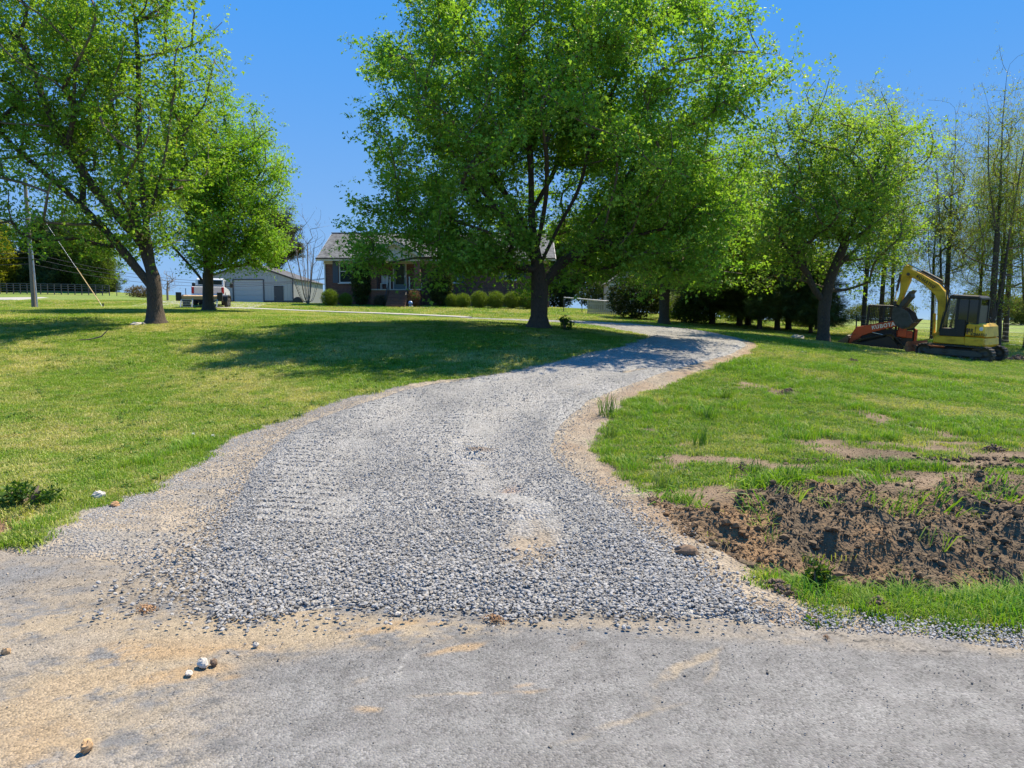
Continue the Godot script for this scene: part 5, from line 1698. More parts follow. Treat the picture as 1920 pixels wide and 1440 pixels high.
# ------------------------------------------------------------------ fences, pole, wires
func build_fences() -> void:
	# dark pipe rail fence at the far left
	var f := thing("rail_fence", "long dark rail fence in front of the wood at far left", "fence", on(-60.0, 75.0))
	var prev := Vector3.ZERO
	var n := 26
	for k in n:
		var x := -60.0 + k * 0.74
		var p := on(x, 75.0 - k * 0.05) - f.position
		part("post", MB.new().box(p + Vector3(0, 0.35, 0), Vector3(0.07, 1.5, 0.07)).done(), M.dark_trim, f)
		if k:
			for y in [0.35, 0.62, 0.86, 1.06]:
				part("rail", MB.new().bar(prev + Vector3(0, y, 0.05), p + Vector3(0, y, 0.05), 0.07, 0.07).done(), M.dark_trim, f)
		prev = p
	# wire fences: field edge on the right, crest on the left
	for w in [["wire_fence", "wire field fence on thin posts behind the excavator and loader", [18.6, 38.5, 20.6, 36.5, 22.6, 34.5, 24.3, 32.6, 25.9, 30.8, 27.5, 29.0, 29.2, 27.0, 31.0, 25.0], 1.15], ["wire_fence", "thin wire fence on the left crest beyond the tall maple", [-40.6, 73.5, -38.6, 73.0, -36.6, 72.5, -34.6, 72.0, -32.6, 71.5, -30.6, 71.0], 1.2]]:
		var s: Array = w[2]
		var o := thing(w[0], w[1], "fence", on(s[0], s[1]))
		for i in range(0, s.size(), 2):
			var p := on(s[i], s[i + 1]) - o.position
			part("post", MB.new().rod(p + Vector3(0, -0.3, 0), p + Vector3(0, w[3] + 0.05, 0), 0.035, 6).done(), M.dark_trim, o)
			if i:
				var q := on(s[i - 2], s[i - 1]) - o.position
				for k in 6:
					var y: float = w[3] * (k + 1) / 6.0
					part("wire", MB.new().tube([q + Vector3(0, y, 0), p + Vector3(0, y, 0)], [0.006, 0.006], 4, false).done(), M.galv, o)
	# utility pole
	var o := thing("utility_pole", "weathered wooden utility pole with a grey conduit at left", "utility pole", on(-34.8, 52.0))
	part("pole", MB.new().tube([Vector3(0, -0.5, 0), Vector3(0.0, 3, 0), Vector3(-0.12, 9.2, 0)], [0.16, 0.15, 0.11], 12).done(), M.pole_wood, o)
	part("conduit", MB.new().tube([Vector3(0.33, -0.2, 0.1), Vector3(0.2, 3.9, 0.12), Vector3(0.12, 5.0, 0.1)], [0.05, 0.05, 0.045], 8).done(), M.galv, o)
	part("meter_box", MB.new().box(Vector3(0.1, 6.6, 0.16), Vector3(0.25, 0.4, 0.16), 0.02).done(), M.galv, o)
	var top := on(-34.8, 52.0) + Vector3(-0.08, 0, 0)
	var anchor := on(-27.6, 48.2)
	var gw := thing("guy_wire", "thin guy wire slanting from the pole to the lawn, yellow guard below", "guy wire", anchor)
	var dir := top + Vector3(0, 8.2, 0) - anchor
	part("wire", MB.new().tube([Vector3.ZERO, dir], [0.012, 0.012], 5, false).done(), M.galv, gw)
	part("guard", MB.new().rod(dir * 0.045, dir * 0.33, 0.03).done(), M.guard, gw)
	part("anchor", MB.new().rod(Vector3(0, -0.2, 0), Vector3(0.02, 0.28, 0), 0.05).done(), M.dark_trim, gw)
	# service lines
	for k in 3:
		var a := top + Vector3(0, [4.0, 3.65, 3.2][k], 0)
		for side in [[Vector3(-90.0, a.y + 0.6, -58.0), "leaving the pole to the left", 0.5], [Vector3(-13.6, 5.4, -60.4), "sagging from the pole toward the house", 1.3]]:
			var b: Vector3 = side[0]
			var pts := []
			var rr := []
			for q in 13:
				var t := q / 12.0
				pts.append(a.lerp(b, t) - a - Vector3(0, 4.0 * side[2] * t * (1.0 - t), 0))
				rr.append(0.014)
			solo("service_line", "%s overhead line %s" % [["top", "middle", "lowest"][k], side[1]], "overhead line", MB.new().tube(pts, rr, 5, false).done(), M.dark_trim, a, 0.0, "overhead lines at the utility pole")

# ------------------------------------------------------------------ loose things on the ground
func rock(seed_: int, size: Vector3) -> ArrayMesh:
	var nz := FastNoiseLite.new()
	nz.seed = seed_
	nz.frequency = 0.7
	var mb := MB.new()
	mb.smooth()
	var rows := []
	for i in 9:
		var row := []
		var th := PI * i / 8.0
		for j in 12:
			var ph := TAU * j / 12.0
			var v := Vector3(sin(th) * cos(ph), cos(th), sin(th) * sin(ph))
			var k := 1.0 + nz.get_noise_3dv(v * 1.7) * 0.55 + nz.get_noise_3dv(v * 5.0) * 0.2
			row.append(v * k * size / 2.0)
		rows.append(row)
	mb.flat()
	for i in 8:
		for j in 12:
			var a: Vector3 = rows[i][j]
			var b: Vector3 = rows[i][(j + 1) % 12]
			var c: Vector3 = rows[i + 1][(j + 1) % 12]
			var e: Vector3 = rows[i + 1][j]
			if i > 0:
				mb.tri(a, b, c, a + b + c)
			if i < 7:
				mb.tri(a, c, e, a + c + e)
	return mb.done()

# a crumbled lump: angular crumbs piled together
func crumble(seed_: int, size: Vector3, n: int) -> ArrayMesh:
	var r := RandomNumberGenerator.new()
	r.seed = seed_
	var st := SurfaceTool.new()
	st.begin(Mesh.PRIMITIVE_TRIANGLES)
	var bits := [stone_mesh(seed_, 0.9), stone_mesh(seed_ + 1, 0.8), stone_mesh(seed_ + 2, 1.0)]
	for k in n:
		var u := Vector2(r.randfn(), r.randfn()) * 0.26
		var lift := maxf(0.0, 1.0 - u.length() * 1.7)
		var s := r.randf_range(0.05, 0.17) * minf(size.x, size.z * 1.4) * (0.5 + 0.6 * lift)
		st.append_from(bits[k % 3], 0, Transform3D(turn_any(r).scaled(Vector3.ONE * s), Vector3(u.x * size.x, size.y * lift * r.randf() * 0.9, u.y * size.z)))
	return st.commit()

func build_small() -> void:
	var pale := tri_mat(lin(0.60, 0.55, 0.48), M.ground.albedo_texture, 4.0, 0.9)
	var tan_ := tri_mat(lin(0.50, 0.33, 0.18), M.ground.albedo_texture, 4.0, 0.9)
	var earth := tri_mat(lin(0.22, 0.15, 0.10), M.ground.albedo_texture, 3.0, 1.0)
	var rust := tri_mat(lin(0.42, 0.25, 0.13), M.ground.albedo_texture, 5.0, 1.0)
	for s in [[-1.43, 3.16, 0.062, 0.045, pale, "pale knobbly stone on the swirl of tan dust", "stone"], [-1.385, 3.17, 0.04, 0.035, earth, "small dark stone touching the pale knobbly one", "stone"], [-1.46, 3.08, 0.045, 0.02, pale, "flat pale stone chip just below the knobbly stone", "stone"], [-1.585, 2.515, 0.05, 0.05, tan_, "brown stone alone low on the dusty road at left", "stone"], [-2.43, 3.28, 0.04, 0.035, tan_, "tan pebble by the photo's left edge", "stone"], [-1.26, 3.36, 0.03, 0.025, pale, "grey pebble at the rim of the tan dust", "stone"], [-3.42, 6.0, 0.09, 0.05, rust, "reddish stone in the thin gravel beside the left grass", "stone"], [-3.7, 6.25, 0.12, 0.08, pale, "grey white stone in the grass edge near the weeds", "stone"], [1.2, 4.76, 0.15, 0.08, earth, "brown stone on the gravel's right edge above the ditch end", "stone"], [0.03, 4.75, 0.07, 0.05, rust, "rust red stone among the gravel", "stone"], [1.58, 3.44, 0.05, 0.02, rust, "flat clay crumb on the right-hand asphalt", "clod"], [-0.1, 3.65, 0.15, 0.035, rust, "flat orange clay clod at the edge of the gravel", "clod"], [-0.62, 3.73, 0.05, 0.02, pale, "grey stone chip just off the gravel's front edge", "stone"], [2.06, 3.88, 0.22, 0.07, earth, "dark crumbled clod on the grass strip by the ditch", "clod"], [2.33, 7.1, 0.20, 0.15, earth, "dark clod standing up at the top of the bank", "clod"], [1.62, 4.15, 0.3, 0.05, earth, "low crumbled clod heap at the corner of gravel and ditch", "clod"], [-2.02, 3.8, 0.16, 0.02, rust, "flat crumbled clay streak on the dusty apron", "clod"], [-2.6, 4.66, 0.10, 0.02, rust, "flat rusty clod on the tan dirt left of the gravel", "clod"]]:
		var p := on(s[0], s[1])
		if s[1] < road_edge(s[0]):
			p.y = 0.004
		p.y += s[3] * 0.3
		solo(s[6] if s[6] == "stone" else "earth_clod", s[5], s[6], rock(int(s[0] * 1000) + 7, Vector3(s[2], s[3], s[2] * 0.75)) if s[6] == "stone" else crumble(int(s[0] * 1000) + 7, Vector3(s[2], s[3], s[2] * 0.55), 150), s[4], p, s[0] * 5.0)
	solo("boulder", "low pale boulder in the grass left of the forked maple", "boulder", rock(71, Vector3(0.62, 0.34, 0.5)), pale, on(12.35, 30.8, 0.05), 0.4)
	solo("boulder", "pale stone lying against the tall left maple's root", "boulder", rock(72, Vector3(0.5, 0.14, 0.3)), pale, on(-12.3, 23.4, 0.03), 0.9)
	# dark heaps of torn turf on the right lawn and at the field edge
	for s in [[5.2, 13.3, 0.45, 0.12, "dark heap of torn earth in the right lawn"], [9.4, 19.6, 0.5, 0.1, "thin dark clod line in the grass below the loader"], [19.6, 27.4, 1.6, 0.3, "low dark earth heap at the photo's right edge behind the tracks"], [5.9, 8.6, 0.4, 0.08, "dark rutted earth at the right edge of the torn lawn"]]:
		solo("earth_heap", s[4], "earth", crumble(int(s[0] * 10), Vector3(s[2], s[3], s[2] * 0.5), 160), earth, on(s[0], s[1], 0.01), 0.3)
	# a fallen curved stick on the left lawn
	solo("fallen_stick", "thin curved stick lying on the left lawn", "stick", MB.new().tube([Vector3(-0.45, 0.02, 0), Vector3(-0.1, 0.04, 0.03), Vector3(0.2, 0.12, 0.0), Vector3(0.36, 0.3, -0.02)], [0.012, 0.018, 0.018, 0.01], 6).done(), M.twig, on(-11.4, 19.4), 0.1)
	# dandelion clocks
	for s in [[-3.9, 8.6, "white dandelion clock in the grass, the left one of a pair"], [-3.62, 8.5, "white dandelion clock in the grass, the right one of a pair"], [8.1, 19.8, "white dandelion clock on the right lawn below the driveway bend"]]:
		var o := thing("dandelion", s[2], "dandelion", on(s[0], s[1]), 0.0, "dandelion clocks in the grass")
		part("stem", MB.new().rod(Vector3.ZERO, Vector3(0, 0.13, 0), 0.003, 4).done(), M.clump0, o)
		part("head", needle_spray(401, 60, 0.028, 0.003), mat(lin(0.7, 0.7, 0.66), 0.8), o, Vector3(0, 0.145, 0))

# ------------------------------------------------------------------ machines and vehicles
# points round a belt that wraps circles (x, y, r) given in counter-clockwise order
func belt_path(circles: Array) -> PackedVector2Array:
	var p := PackedVector2Array()
	var n := circles.size()
	for i in n:
		var a: Vector3 = circles[(i + n - 1) % n]
		var b: Vector3 = circles[i]
		var c: Vector3 = circles[(i + 1) % n]
		var tang := func(u: Vector3, v: Vector3) -> float:
			var d := Vector2(v.x - u.x, v.y - u.y)
			return d.angle() - PI / 2.0 + asin(clampf((v.z - u.z) / d.length(), -1, 1)) * -1.0
		var a0: float = tang.call(a, b)
		var a1: float = tang.call(b, c)
		while a1 < a0:
			a1 += TAU
		if a1 - a0 > TAU * 0.95:
			a1 = a0
		for k in 9:
			var an := lerpf(a0, a1, k / 8.0)
			p.append(Vector2(b.x, b.y) + Vector2(cos(an), sin(an)) * b.z)
	return p

func belt(circles: Array, width: float, pitch: float, lug: float) -> ArrayMesh:
	var path := belt_path(circles)
	var mb := MB.new()
	var n := path.size()
	var carry := 0.0
	for i in n:
		var a := path[i]
		var b := path[(i + 1) % n]
		var l := a.distance_to(b)
		if l < 0.0001:
			continue
		var d := (b - a) / l
		var o := Vector2(d.y, -d.x)
		var t := Transform3D(Basis(Vector3(d.x, d.y, 0), Vector3(o.x, o.y, 0), Vector3(0, 0, -1)), Vector3((a.x + b.x) / 2.0, (a.y + b.y) / 2.0, 0))
		mb.box(Vector3(0, -0.012, 0), Vector3(l * 1.04, 0.03, width), 0.0, t)
		var s := carry
		while s < l:
			var q := a + d * s
			var t2 := Transform3D(t.basis, Vector3(q.x, q.y, 0))
			mb.box(Vector3(0, lug / 2.0, 0), Vector3(pitch * 0.45, lug, width * 0.98), 0.008, t2)
			s += pitch
		carry = s - l
	return mb.done()

func disc(r: float, w: float, sides := 18) -> ArrayMesh:
	return MB.new().lathe(v2([0.0, -w / 2, r * 0.35, -w / 2, r * 0.4, -w / 2 + 0.02, r * 0.8, -w / 2 + 0.02, r * 0.86, -w / 2, r, -w / 2 + 0.01, r, w / 2 - 0.01, r * 0.86, w / 2, r * 0.8, w / 2 - 0.02, r * 0.4, w / 2 - 0.02, r * 0.35, w / 2, 0.0, w / 2]), Vector3.ZERO, Basis(Vector3(1, 0, 0), PI / 2.0), sides).done()

func letters(called: String, text: String, height: float, m: Material, o: Node3D, at: Vector3, turn := PI, tilt := 0.0) -> void:
	var f := SystemFont.new()
	f.font_names = PackedStringArray(["Droid Sans"])
	f.font_weight = 800
	var t := TextMesh.new()
	t.text = text
	t.font = f
	t.font_size = 64
	t.pixel_size = height / 46.0
	t.depth = 0.006
	var n := part(called, t, m, o, at)
	n.basis = Basis(Vector3.UP, turn) * Basis(Vector3(0, 0, 1), tilt)

func piston(called: String, o: Node3D, a: Vector3, b: Vector3, r: float, share := 0.55, m: Material = null) -> void:
	var p := part(called, MB.new().rod(a, a.lerp(b, share), r, 10).done(), m if m else M.steel, o)
	part("rod", MB.new().rod(a.lerp(b, share * 0.96), b, r * 0.55, 8).done(), M.chrome, p)

func build_excavator() -> void:
	var at := on(16.45, 25.95)
	at.y = ground(16.2, 26.0) - 0.07
	var o := thing("excavator", "yellow compact excavator with black cab and bent boom, parked on the grass", "excavator", at, deg_to_rad(131.0))
	o.rotation.x = deg_to_rad(-0.5)
	o.rotation.z = deg_to_rad(3.0)
	# undercarriage
	for s in [-1.0, 1.0]:
		var c := [Vector3(0.93, 0.30, 0.25), Vector3(-0.93, 0.30, 0.25), Vector3(-0.55, 0.17, 0.15), Vector3(0.55, 0.17, 0.15)]
		var tk := part("track", belt([Vector3(-0.93, 0.30, 0.255), Vector3(0.93, 0.30, 0.255)] if false else [Vector3(1.03, 0.31, 0.25), Vector3(-0.93, 0.31, 0.25)], 0.38, 0.105, 0.03), M.track, o, Vector3(0, 0, s * 0.75))
		part("track_frame", MB.new().prism(v2([-0.85, 0.2, 0.95, 0.2, 1.0, 0.32, 0.7, 0.43, -0.6, 0.43, -0.9, 0.32]), -0.13, 0.13, 0.02).done(), M.steel, tk)
		part("sprocket", disc(0.22, 0.2), M.steel, tk, Vector3(-0.93, 0.31, 0))
		part("idler", disc(0.21, 0.22), M.steel, tk, Vector3(1.03, 0.31, 0))
		for k in 4:
			part("roller", disc(0.085, 0.26, 12), M.steel, tk, Vector3(-0.57 + k * 0.38, 0.15, 0))
	part("undercarriage", MB.new().box(Vector3(0, 0.38, 0), Vector3(0.9, 0.26, 1.2), 0.05).done(), M.steel, o)
	part("slew_ring", MB.new().lathe(v2([0.0, 0.48, 0.42, 0.48, 0.42, 0.6, 0.0, 0.6]), Vector3.ZERO, Basis(), 20).done(), M.black, o)
	# dozer blade in front
	part("blade", MB.new().prism(v2([1.50, 0.22, 1.58, 0.20, 1.66, 0.36, 1.60, 0.56, 1.52, 0.60, 1.55, 0.40]), -0.98, 0.98, 0.01).done(), M.rust, o)
	for s in [-0.42, 0.42]:
		part("blade_arm", MB.new().bar(Vector3(0.35, 0.36, s), Vector3(1.54, 0.40, s), 0.09, 0.13, 0.02).done(), M.rust, o)
	# revolving frame, counterweight, engine hood
	part("deck_frame", MB.new().prism(v2([0.72, 0.64, 0.72, 0.80, 0.62, 0.88, -0.5, 0.90, -0.62, 0.60, 0.55, 0.60]), -0.78, 0.80, 0.03).done(), M.yellow, o)
	part("counterweight", MB.new().prism(v2([-0.56, 0.56, -0.52, 0.90, -1.20, 0.90, -1.30, 0.86, -1.34, 0.64, -1.28, 0.56]), -0.84, 0.84, 0.06).done(), M.yellow, o)
	var hood := part("engine_hood", MB.new().prism(v2([-0.53, 0.92, -0.53, 1.30, -0.62, 1.40, -1.12, 1.38, -1.24, 1.28, -1.30, 0.92]), -0.82, 0.82, 0.06).done(), M.yellow, o)
	part("door_seam", MB.new().box(Vector3(-0.92, 1.1, -0.822), Vector3(0.018, 0.34, 0.012)).done(), M.black, hood)
	part("vent", MB.new().box(Vector3(-0.62, 1.1, -0.822), Vector3(0.06, 0.22, 0.014), 0.004).done(), M.rust, hood)
	part("badge", disc(0.075, 0.012, 20), M.white_print, hood, Vector3(-1.14, 1.20, -0.824))
	letters("lettering", "KOMATSU", 0.095, M.black_print, o, Vector3(-1.06, 0.995, -0.826))
	letters("lettering", "MR", 0.14, M.black_print, o, Vector3(-0.70, 1.12, -0.829))
	part("exhaust", MB.new().tube([Vector3(-1.0, 1.34, 0.3), Vector3(-1.0, 1.58, 0.3), Vector3(-1.06, 1.64, 0.3)], [0.04, 0.04, 0.04], 10).done(), M.black, o)
	# cab: posts, roof, lower panels, glass, seat
	var z0 := -0.80
	var z1 := 0.22
	var cab := part("cab", MB.new().prism(v2([0.50, 0.90, 0.52, 1.16, 0.40, 1.2, -0.38, 1.2, -0.50, 1.42, -0.98, 1.44, -0.98, 1.38, -0.52, 1.38, -0.50, 0.90]), z0, z1, 0.015).done(), M.black, o)
	part("roof", MB.new().prism(v2([0.26, 2.36, 0.22, 2.46, 0.10, 2.50, -0.90, 2.47, -1.0, 2.40, -1.0, 2.34]), z0 - 0.02, z1 + 0.02, 0.03).done(), M.black, cab)
	for z in [z0 + 0.035, z1 - 0.035]:
		part("post", MB.new().bar(Vector3(0.50, 1.1, z), Vector3(0.23, 2.38, z), 0.07, 0.075, 0.015).done(), M.black, cab)
		part("post", MB.new().bar(Vector3(-0.12, 1.15, z), Vector3(-0.12, 2.38, z), 0.06, 0.11, 0.01).done(), M.black, cab)
		part("post", MB.new().bar(Vector3(-0.96, 1.4, z), Vector3(-0.96, 2.38, z), 0.07, 0.10, 0.015).done(), M.black, cab)
		part("rail", MB.new().bar(Vector3(0.24, 2.36, z), Vector3(-0.96, 2.36, z), 0.06, 0.07, 0.01).done(), M.black, cab)
	part("door", MB.new().prism(v2([-0.17, 0.95, -0.17, 1.55, -0.48, 1.55, -0.48, 0.95]), z0 - 0.015, z0 + 0.02, 0.008).done(), M.black, cab)
	part("pane", MB.new().prism(v2([-0.18, 1.56, -0.18, 2.32, -0.93, 2.32, -0.93, 1.45, -0.5, 1.45]), z0 + 0.03, z0 + 0.036).done(), M.dark_glass, cab)
	part("pane", MB.new().prism(v2([0.42, 1.22, 0.2, 2.32, -0.06, 2.32, -0.06, 1.22]), z0 + 0.03, z0 + 0.036).done(), M.cab_glass, cab)
	part("pane", MB.new().prism(v2([0.42, 1.22, 0.2, 2.32, -0.93, 2.32, -0.93, 1.45]), z1 - 0.036, z1 - 0.03).done(), M.cab_glass, cab)
	part("bar", MB.new().bar(Vector3(-0.55, 1.45, z0 + 0.03), Vector3(-0.55, 2.34, z0 + 0.03), 0.03, 0.05).done(), M.black, cab)
	part("rear_panel", MB.new().box(Vector3(-0.955, 1.75, (z0 + z1) / 2), Vector3(0.04, 0.72, z1 - z0 - 0.14)).done(), M.black, cab)
	part("seat", MB.new().prism(v2([0.0, 1.22, 0.0, 1.34, -0.40, 1.36, -0.52, 2.05, -0.64, 2.05, -0.56, 1.22]), -0.55, -0.05, 0.04).done(), M.black, cab)
	part("lever", MB.new().rod(Vector3(0.16, 1.2, -0.5), Vector3(0.12, 1.62, -0.5), 0.022).done(), M.black, cab)
	part("handrail", MB.new().tube([Vector3(0.50, 1.05, z0 - 0.05), Vector3(0.40, 1.8, z0 - 0.05), Vector3(0.34, 1.84, z0 + 0.02)], [0.014, 0.014, 0.014], 6).done(), M.black, cab)
	# swing bracket and boom
	var bz := 0.02
	part("swing_bracket", MB.new().prism(v2([0.5, 0.56, 0.95, 0.56, 0.99, 0.92, 0.82, 1.02, 0.52, 0.92]), bz - 0.2, bz + 0.2, 0.03).done(), M.yellow, o)
	var boom := part("boom", MB.new().prism(v2([0.74, 0.78, 0.89, 0.78, 0.93, 1.5, 0.98, 2.1, 1.10, 2.36, 1.48, 2.70, 1.90, 2.96, 2.07, 2.98, 2.15, 3.08, 2.11, 3.24, 1.98, 3.27, 1.60, 3.08, 1.02, 2.74, 0.78, 2.48, 0.70, 2.2, 0.70, 1.5]), bz - 0.13, bz + 0.13, 0.02).done(), M.yellow, o)
	letters("lettering", "KOMATSU", 0.12, M.black_print, boom, Vector3(1.45, 2.83, bz - 0.134), PI, -0.58)
	part("hose", MB.new().tube([Vector3(0.68, 1.0, bz - 0.16), Vector3(0.66, 2.1, bz - 0.16), Vector3(0.70, 2.52, bz - 0.15), Vector3(1.0, 2.82, bz - 0.15), Vector3(1.8, 3.24, bz - 0.14)], [0.018, 0.018, 0.018, 0.018, 0.018], 6).done(), M.black, boom)
	part("hose", MB.new().tube([Vector3(0.68, 1.0, bz + 0.16), Vector3(0.65, 2.1, bz + 0.16), Vector3(0.69, 2.52, bz + 0.15), Vector3(1.0, 2.84, bz + 0.15), Vector3(1.8, 3.25, bz + 0.14)], [0.018, 0.018, 0.018, 0.018, 0.018], 6).done(), M.black, boom)
	piston("boom_cylinder", o, Vector3(1.02, 0.82, bz), Vector3(1.12, 2.34, bz), 0.05, 0.55, M.yellow)
	piston("arm_cylinder", o, Vector3(0.92, 2.84, bz), Vector3(2.14, 3.48, bz), 0.055, 0.6)
	# arm hanging from the boom's tip
	var arm := part("arm", MB.new().prism(v2([1.80, 3.42, 1.95, 3.46, 2.06, 3.34, 2.12, 2.9, 2.10, 2.4, 2.18, 1.95, 2.06, 1.90, 1.92, 2.4, 1.78, 2.85, 1.76, 3.1]), bz - 0.10, bz + 0.10, 0.02).done(), M.yellow, o)
	piston("bucket_cylinder", arm, Vector3(2.16, 3.1, bz), Vector3(2.30, 2.05, bz), 0.045, 0.6)
	part("link", MB.new().bar(Vector3(2.30, 2.05, bz), Vector3(2.12, 1.72, bz), 0.05, 0.16, 0.01).done(), M.steel, arm)
	part("pivot", MB.new().rod(Vector3(1.84, 3.1, bz - 0.16), Vector3(1.84, 3.1, bz + 0.16), 0.06, 12).done(), M.steel, arm)
	# bucket curled inwards, ribbed shell with side plates and teeth
	var bk := part("bucket", MB.new().prism(v2([2.16, 1.92, 2.22, 1.75, 2.20, 1.40, 2.05, 1.14, 1.80, 1.02, 1.56, 1.10, 1.42, 1.28, 1.46, 1.33, 1.60, 1.17, 1.80, 1.08, 2.02, 1.19, 2.14, 1.42, 2.16, 1.72]), bz - 0.32, bz + 0.32, 0.008).done(), M.steel, o)
	for s in [-0.33, 0.33]:
		part("side_plate", MB.new().prism(v2([2.18, 1.88, 2.2, 1.42, 2.05, 1.16, 1.80, 1.04, 1.56, 1.12, 1.44, 1.30, 1.62, 1.66, 1.9, 1.84]), bz + s - 0.012, bz + s + 0.012).done(), M.steel, bk)
	for k in 5:
		part("tooth", MB.new().prism(v2([1.46, 1.25, 1.30, 1.44, 1.42, 1.38, 1.50, 1.30]), bz - 0.30 + k * 0.14, bz - 0.24 + k * 0.14).done(), M.steel, bk)
	# gripping thumb on the arm's inner side
	part("thumb", MB.new().prism(v2([2.05, 1.90, 1.98, 2.05, 1.72, 2.45, 1.58, 2.50, 1.66, 2.36, 1.62, 2.24, 1.84, 1.94, 1.98, 1.76]), bz - 0.2, bz + 0.2, 0.01).done(), M.steel, o)
	for n in o.get_children():
		if n.name in ["arm", "bucket", "thumb"]:
			n.position.x += 0.24
		elif str(n.name).rstrip("0123456789") in ["deck_frame", "counterweight", "engine_hood", "cab", "lettering", "exhaust"]:
			# the upper body is short: drawn in along its length
			n.scale.x = 0.80
			n.position.x = n.position.x * 0.80 + 0.18
	for n in ["cab", "exhaust"]:
		o.get_node(n).scale.y = 0.93
		o.get_node(n).position.y += 0.05

func build_loader() -> void:
	var at := on(16.55, 32.2)
	at.y -= 0.10
	var o := thing("track_loader", "red compact track loader with mesh cab, bucket down, behind the excavator", "loader", at, deg_to_rad(152.0))
	o.rotation.z = deg_to_rad(3.0)
	for s in [-1.0, 1.0]:
		var circ := [Vector3(0.84, 0.24, 0.20), Vector3(-0.45, 0.62, 0.20), Vector3(-0.84, 0.22, 0.18)]
		var tk := part("track", belt(circ, 0.36, 0.10, 0.03), M.track, o, Vector3(0, 0, s * 0.72))
		part("track_frame", MB.new().prism(v2([0.84, 0.16, 0.84, 0.32, -0.40, 0.70, -0.6, 0.55, -0.84, 0.30, -0.84, 0.12]), -0.12, 0.12, 0.02).done(), M.black, tk)
		part("idler", disc(0.16, 0.2), M.steel, tk, Vector3(0.84, 0.24, 0))
		part("sprocket", disc(0.17, 0.2), M.steel, tk, Vector3(-0.45, 0.62, 0))
		part("idler", disc(0.15, 0.2), M.steel, tk, Vector3(-0.84, 0.22, 0))
		for k in 4:
			part("roller", disc(0.08, 0.24, 12), M.steel, tk, Vector3(-0.5 + k * 0.36, 0.13, 0))
		# the lift arm on this side
		var arm := part("lift_arm", MB.new().prism(v2([1.08, 0.16, 1.20, 0.22, 1.02, 0.86, 0.90, 1.04, 0.74, 1.08, -0.55, 1.40, -0.95, 1.40, -1.0, 1.16, -0.62, 1.14, 0.20, 0.86, 0.66, 0.66]), s * 0.62 - 0.07, s * 0.62 + 0.07, 0.015).done(), M.orange, o)
		if s < 0.0:
			letters("lettering", "KUBOTA", 0.17, M.white_print, arm, Vector3(-0.14, 1.14, -0.694), PI, 0.24)
		piston("lift_cylinder", o, Vector3(-0.9, 0.62, s * 0.62), Vector3(0.35, 0.84, s * 0.62), 0.045)
		piston("tilt_cylinder", o, Vector3(0.92, 0.95, s * 0.35), Vector3(1.22, 0.45, s * 0.35), 0.04)
		part("rear_post", MB.new().prism(v2([-0.72, 0.7, -1.08, 0.7, -1.08, 1.42, -0.80, 1.44]), s * 0.62 - 0.09, s * 0.62 + 0.09, 0.02).done(), M.orange, o)
	part("body", MB.new().prism(v2([0.72, 0.30, 0.72, 0.72, 0.5, 1.0, -0.70, 1.0, -1.30, 0.98, -1.38, 0.86, -1.38, 0.36, -1.2, 0.30]), -0.52, 0.52, 0.03).done(), M.black, o)
	var hood := part("rear_hood", MB.new().prism(v2([-0.72, 1.0, -0.72, 1.34, -1.20, 1.30, -1.36, 1.18, -1.38, 1.0]), -0.5, 0.5, 0.04).done(), M.black, o)
	part("rear_door", MB.new().prism(v2([-1.38, 0.38, -1.50, 0.42, -1.50, 1.04, -1.38, 1.10]), -0.58, 0.58, 0.03).done(), M.orange, o)
	part("side_panel", MB.new().box(Vector3(-1.0, 0.82, -0.54), Vector3(0.62, 0.30, 0.05), 0.01).done(), M.orange, o)
	letters("lettering", "SVL 75", 0.07, M.white_print, o, Vector3(-0.92, 0.82, -0.568))
	# open cab with mesh sides
	var cab := part("cab", MB.new().prism(v2([0.55, 1.98, 0.50, 2.06, -0.62, 2.06, -0.70, 1.98]), -0.5, 0.5, 0.02).done(), M.black, o)
	for z in [-0.47, 0.47]:
		part("post", MB.new().bar(Vector3(0.52, 0.95, z), Vector3(0.50, 2.0, z), 0.06, 0.08).done(), M.black, cab)
		part("post", MB.new().bar(Vector3(-0.66, 0.95, z), Vector3(-0.64, 2.0, z), 0.06, 0.09).done(), M.black, cab)
		part("post", MB.new().bar(Vector3(-0.12, 0.98, z), Vector3(-0.12, 2.0, z), 0.05, 0.10).done(), M.black, cab)
		part("rail", MB.new().bar(Vector3(0.5, 1.38, z), Vector3(-0.64, 1.38, z), 0.05, 0.06).done(), M.black, cab)
		var g := MB.new()
		for k in 17:
			g.bar(Vector3(0.46 - k * 0.067, 1.0, z), Vector3(0.46 - k * 0.067, 1.98, z), 0.017, 0.017)
		for k in 14:
			g.bar(Vector3(0.5, 1.04 + k * 0.07, z), Vector3(-0.64, 1.04 + k * 0.07, z), 0.017, 0.017)
		part("mesh_guard", g.done(), M.black, cab)
	part("seat", MB.new().prism(v2([0.05, 1.02, 0.05, 1.14, -0.34, 1.16, -0.46, 1.72, -0.56, 1.72, -0.50, 1.02]), -0.25, 0.25, 0.04).done(), M.black, cab)
	part("rear_window", MB.new().box(Vector3(-0.67, 1.68, 0), Vector3(0.012, 0.5, 0.84)).done(), M.cab_glass, cab)
	# bucket flat on the ground
	var bk := part("bucket", MB.new().prism(v2([1.16, 0.62, 1.24, 0.64, 1.30, 0.40, 1.42, 0.14, 1.60, 0.08, 1.98, 0.06, 1.98, 0.03, 1.55, 0.02, 1.32, 0.10, 1.20, 0.36]), -0.92, 0.92, 0.006).done(), M.steel, o)
	for z in [-0.92, 0.92]:
		part("side_plate", MB.new().prism(v2([1.18, 0.62, 1.24, 0.64, 1.92, 0.10, 1.94, 0.04, 1.55, 0.03, 1.32, 0.1, 1.2, 0.36]), z - 0.012, z + 0.012).done(), M.steel, bk)
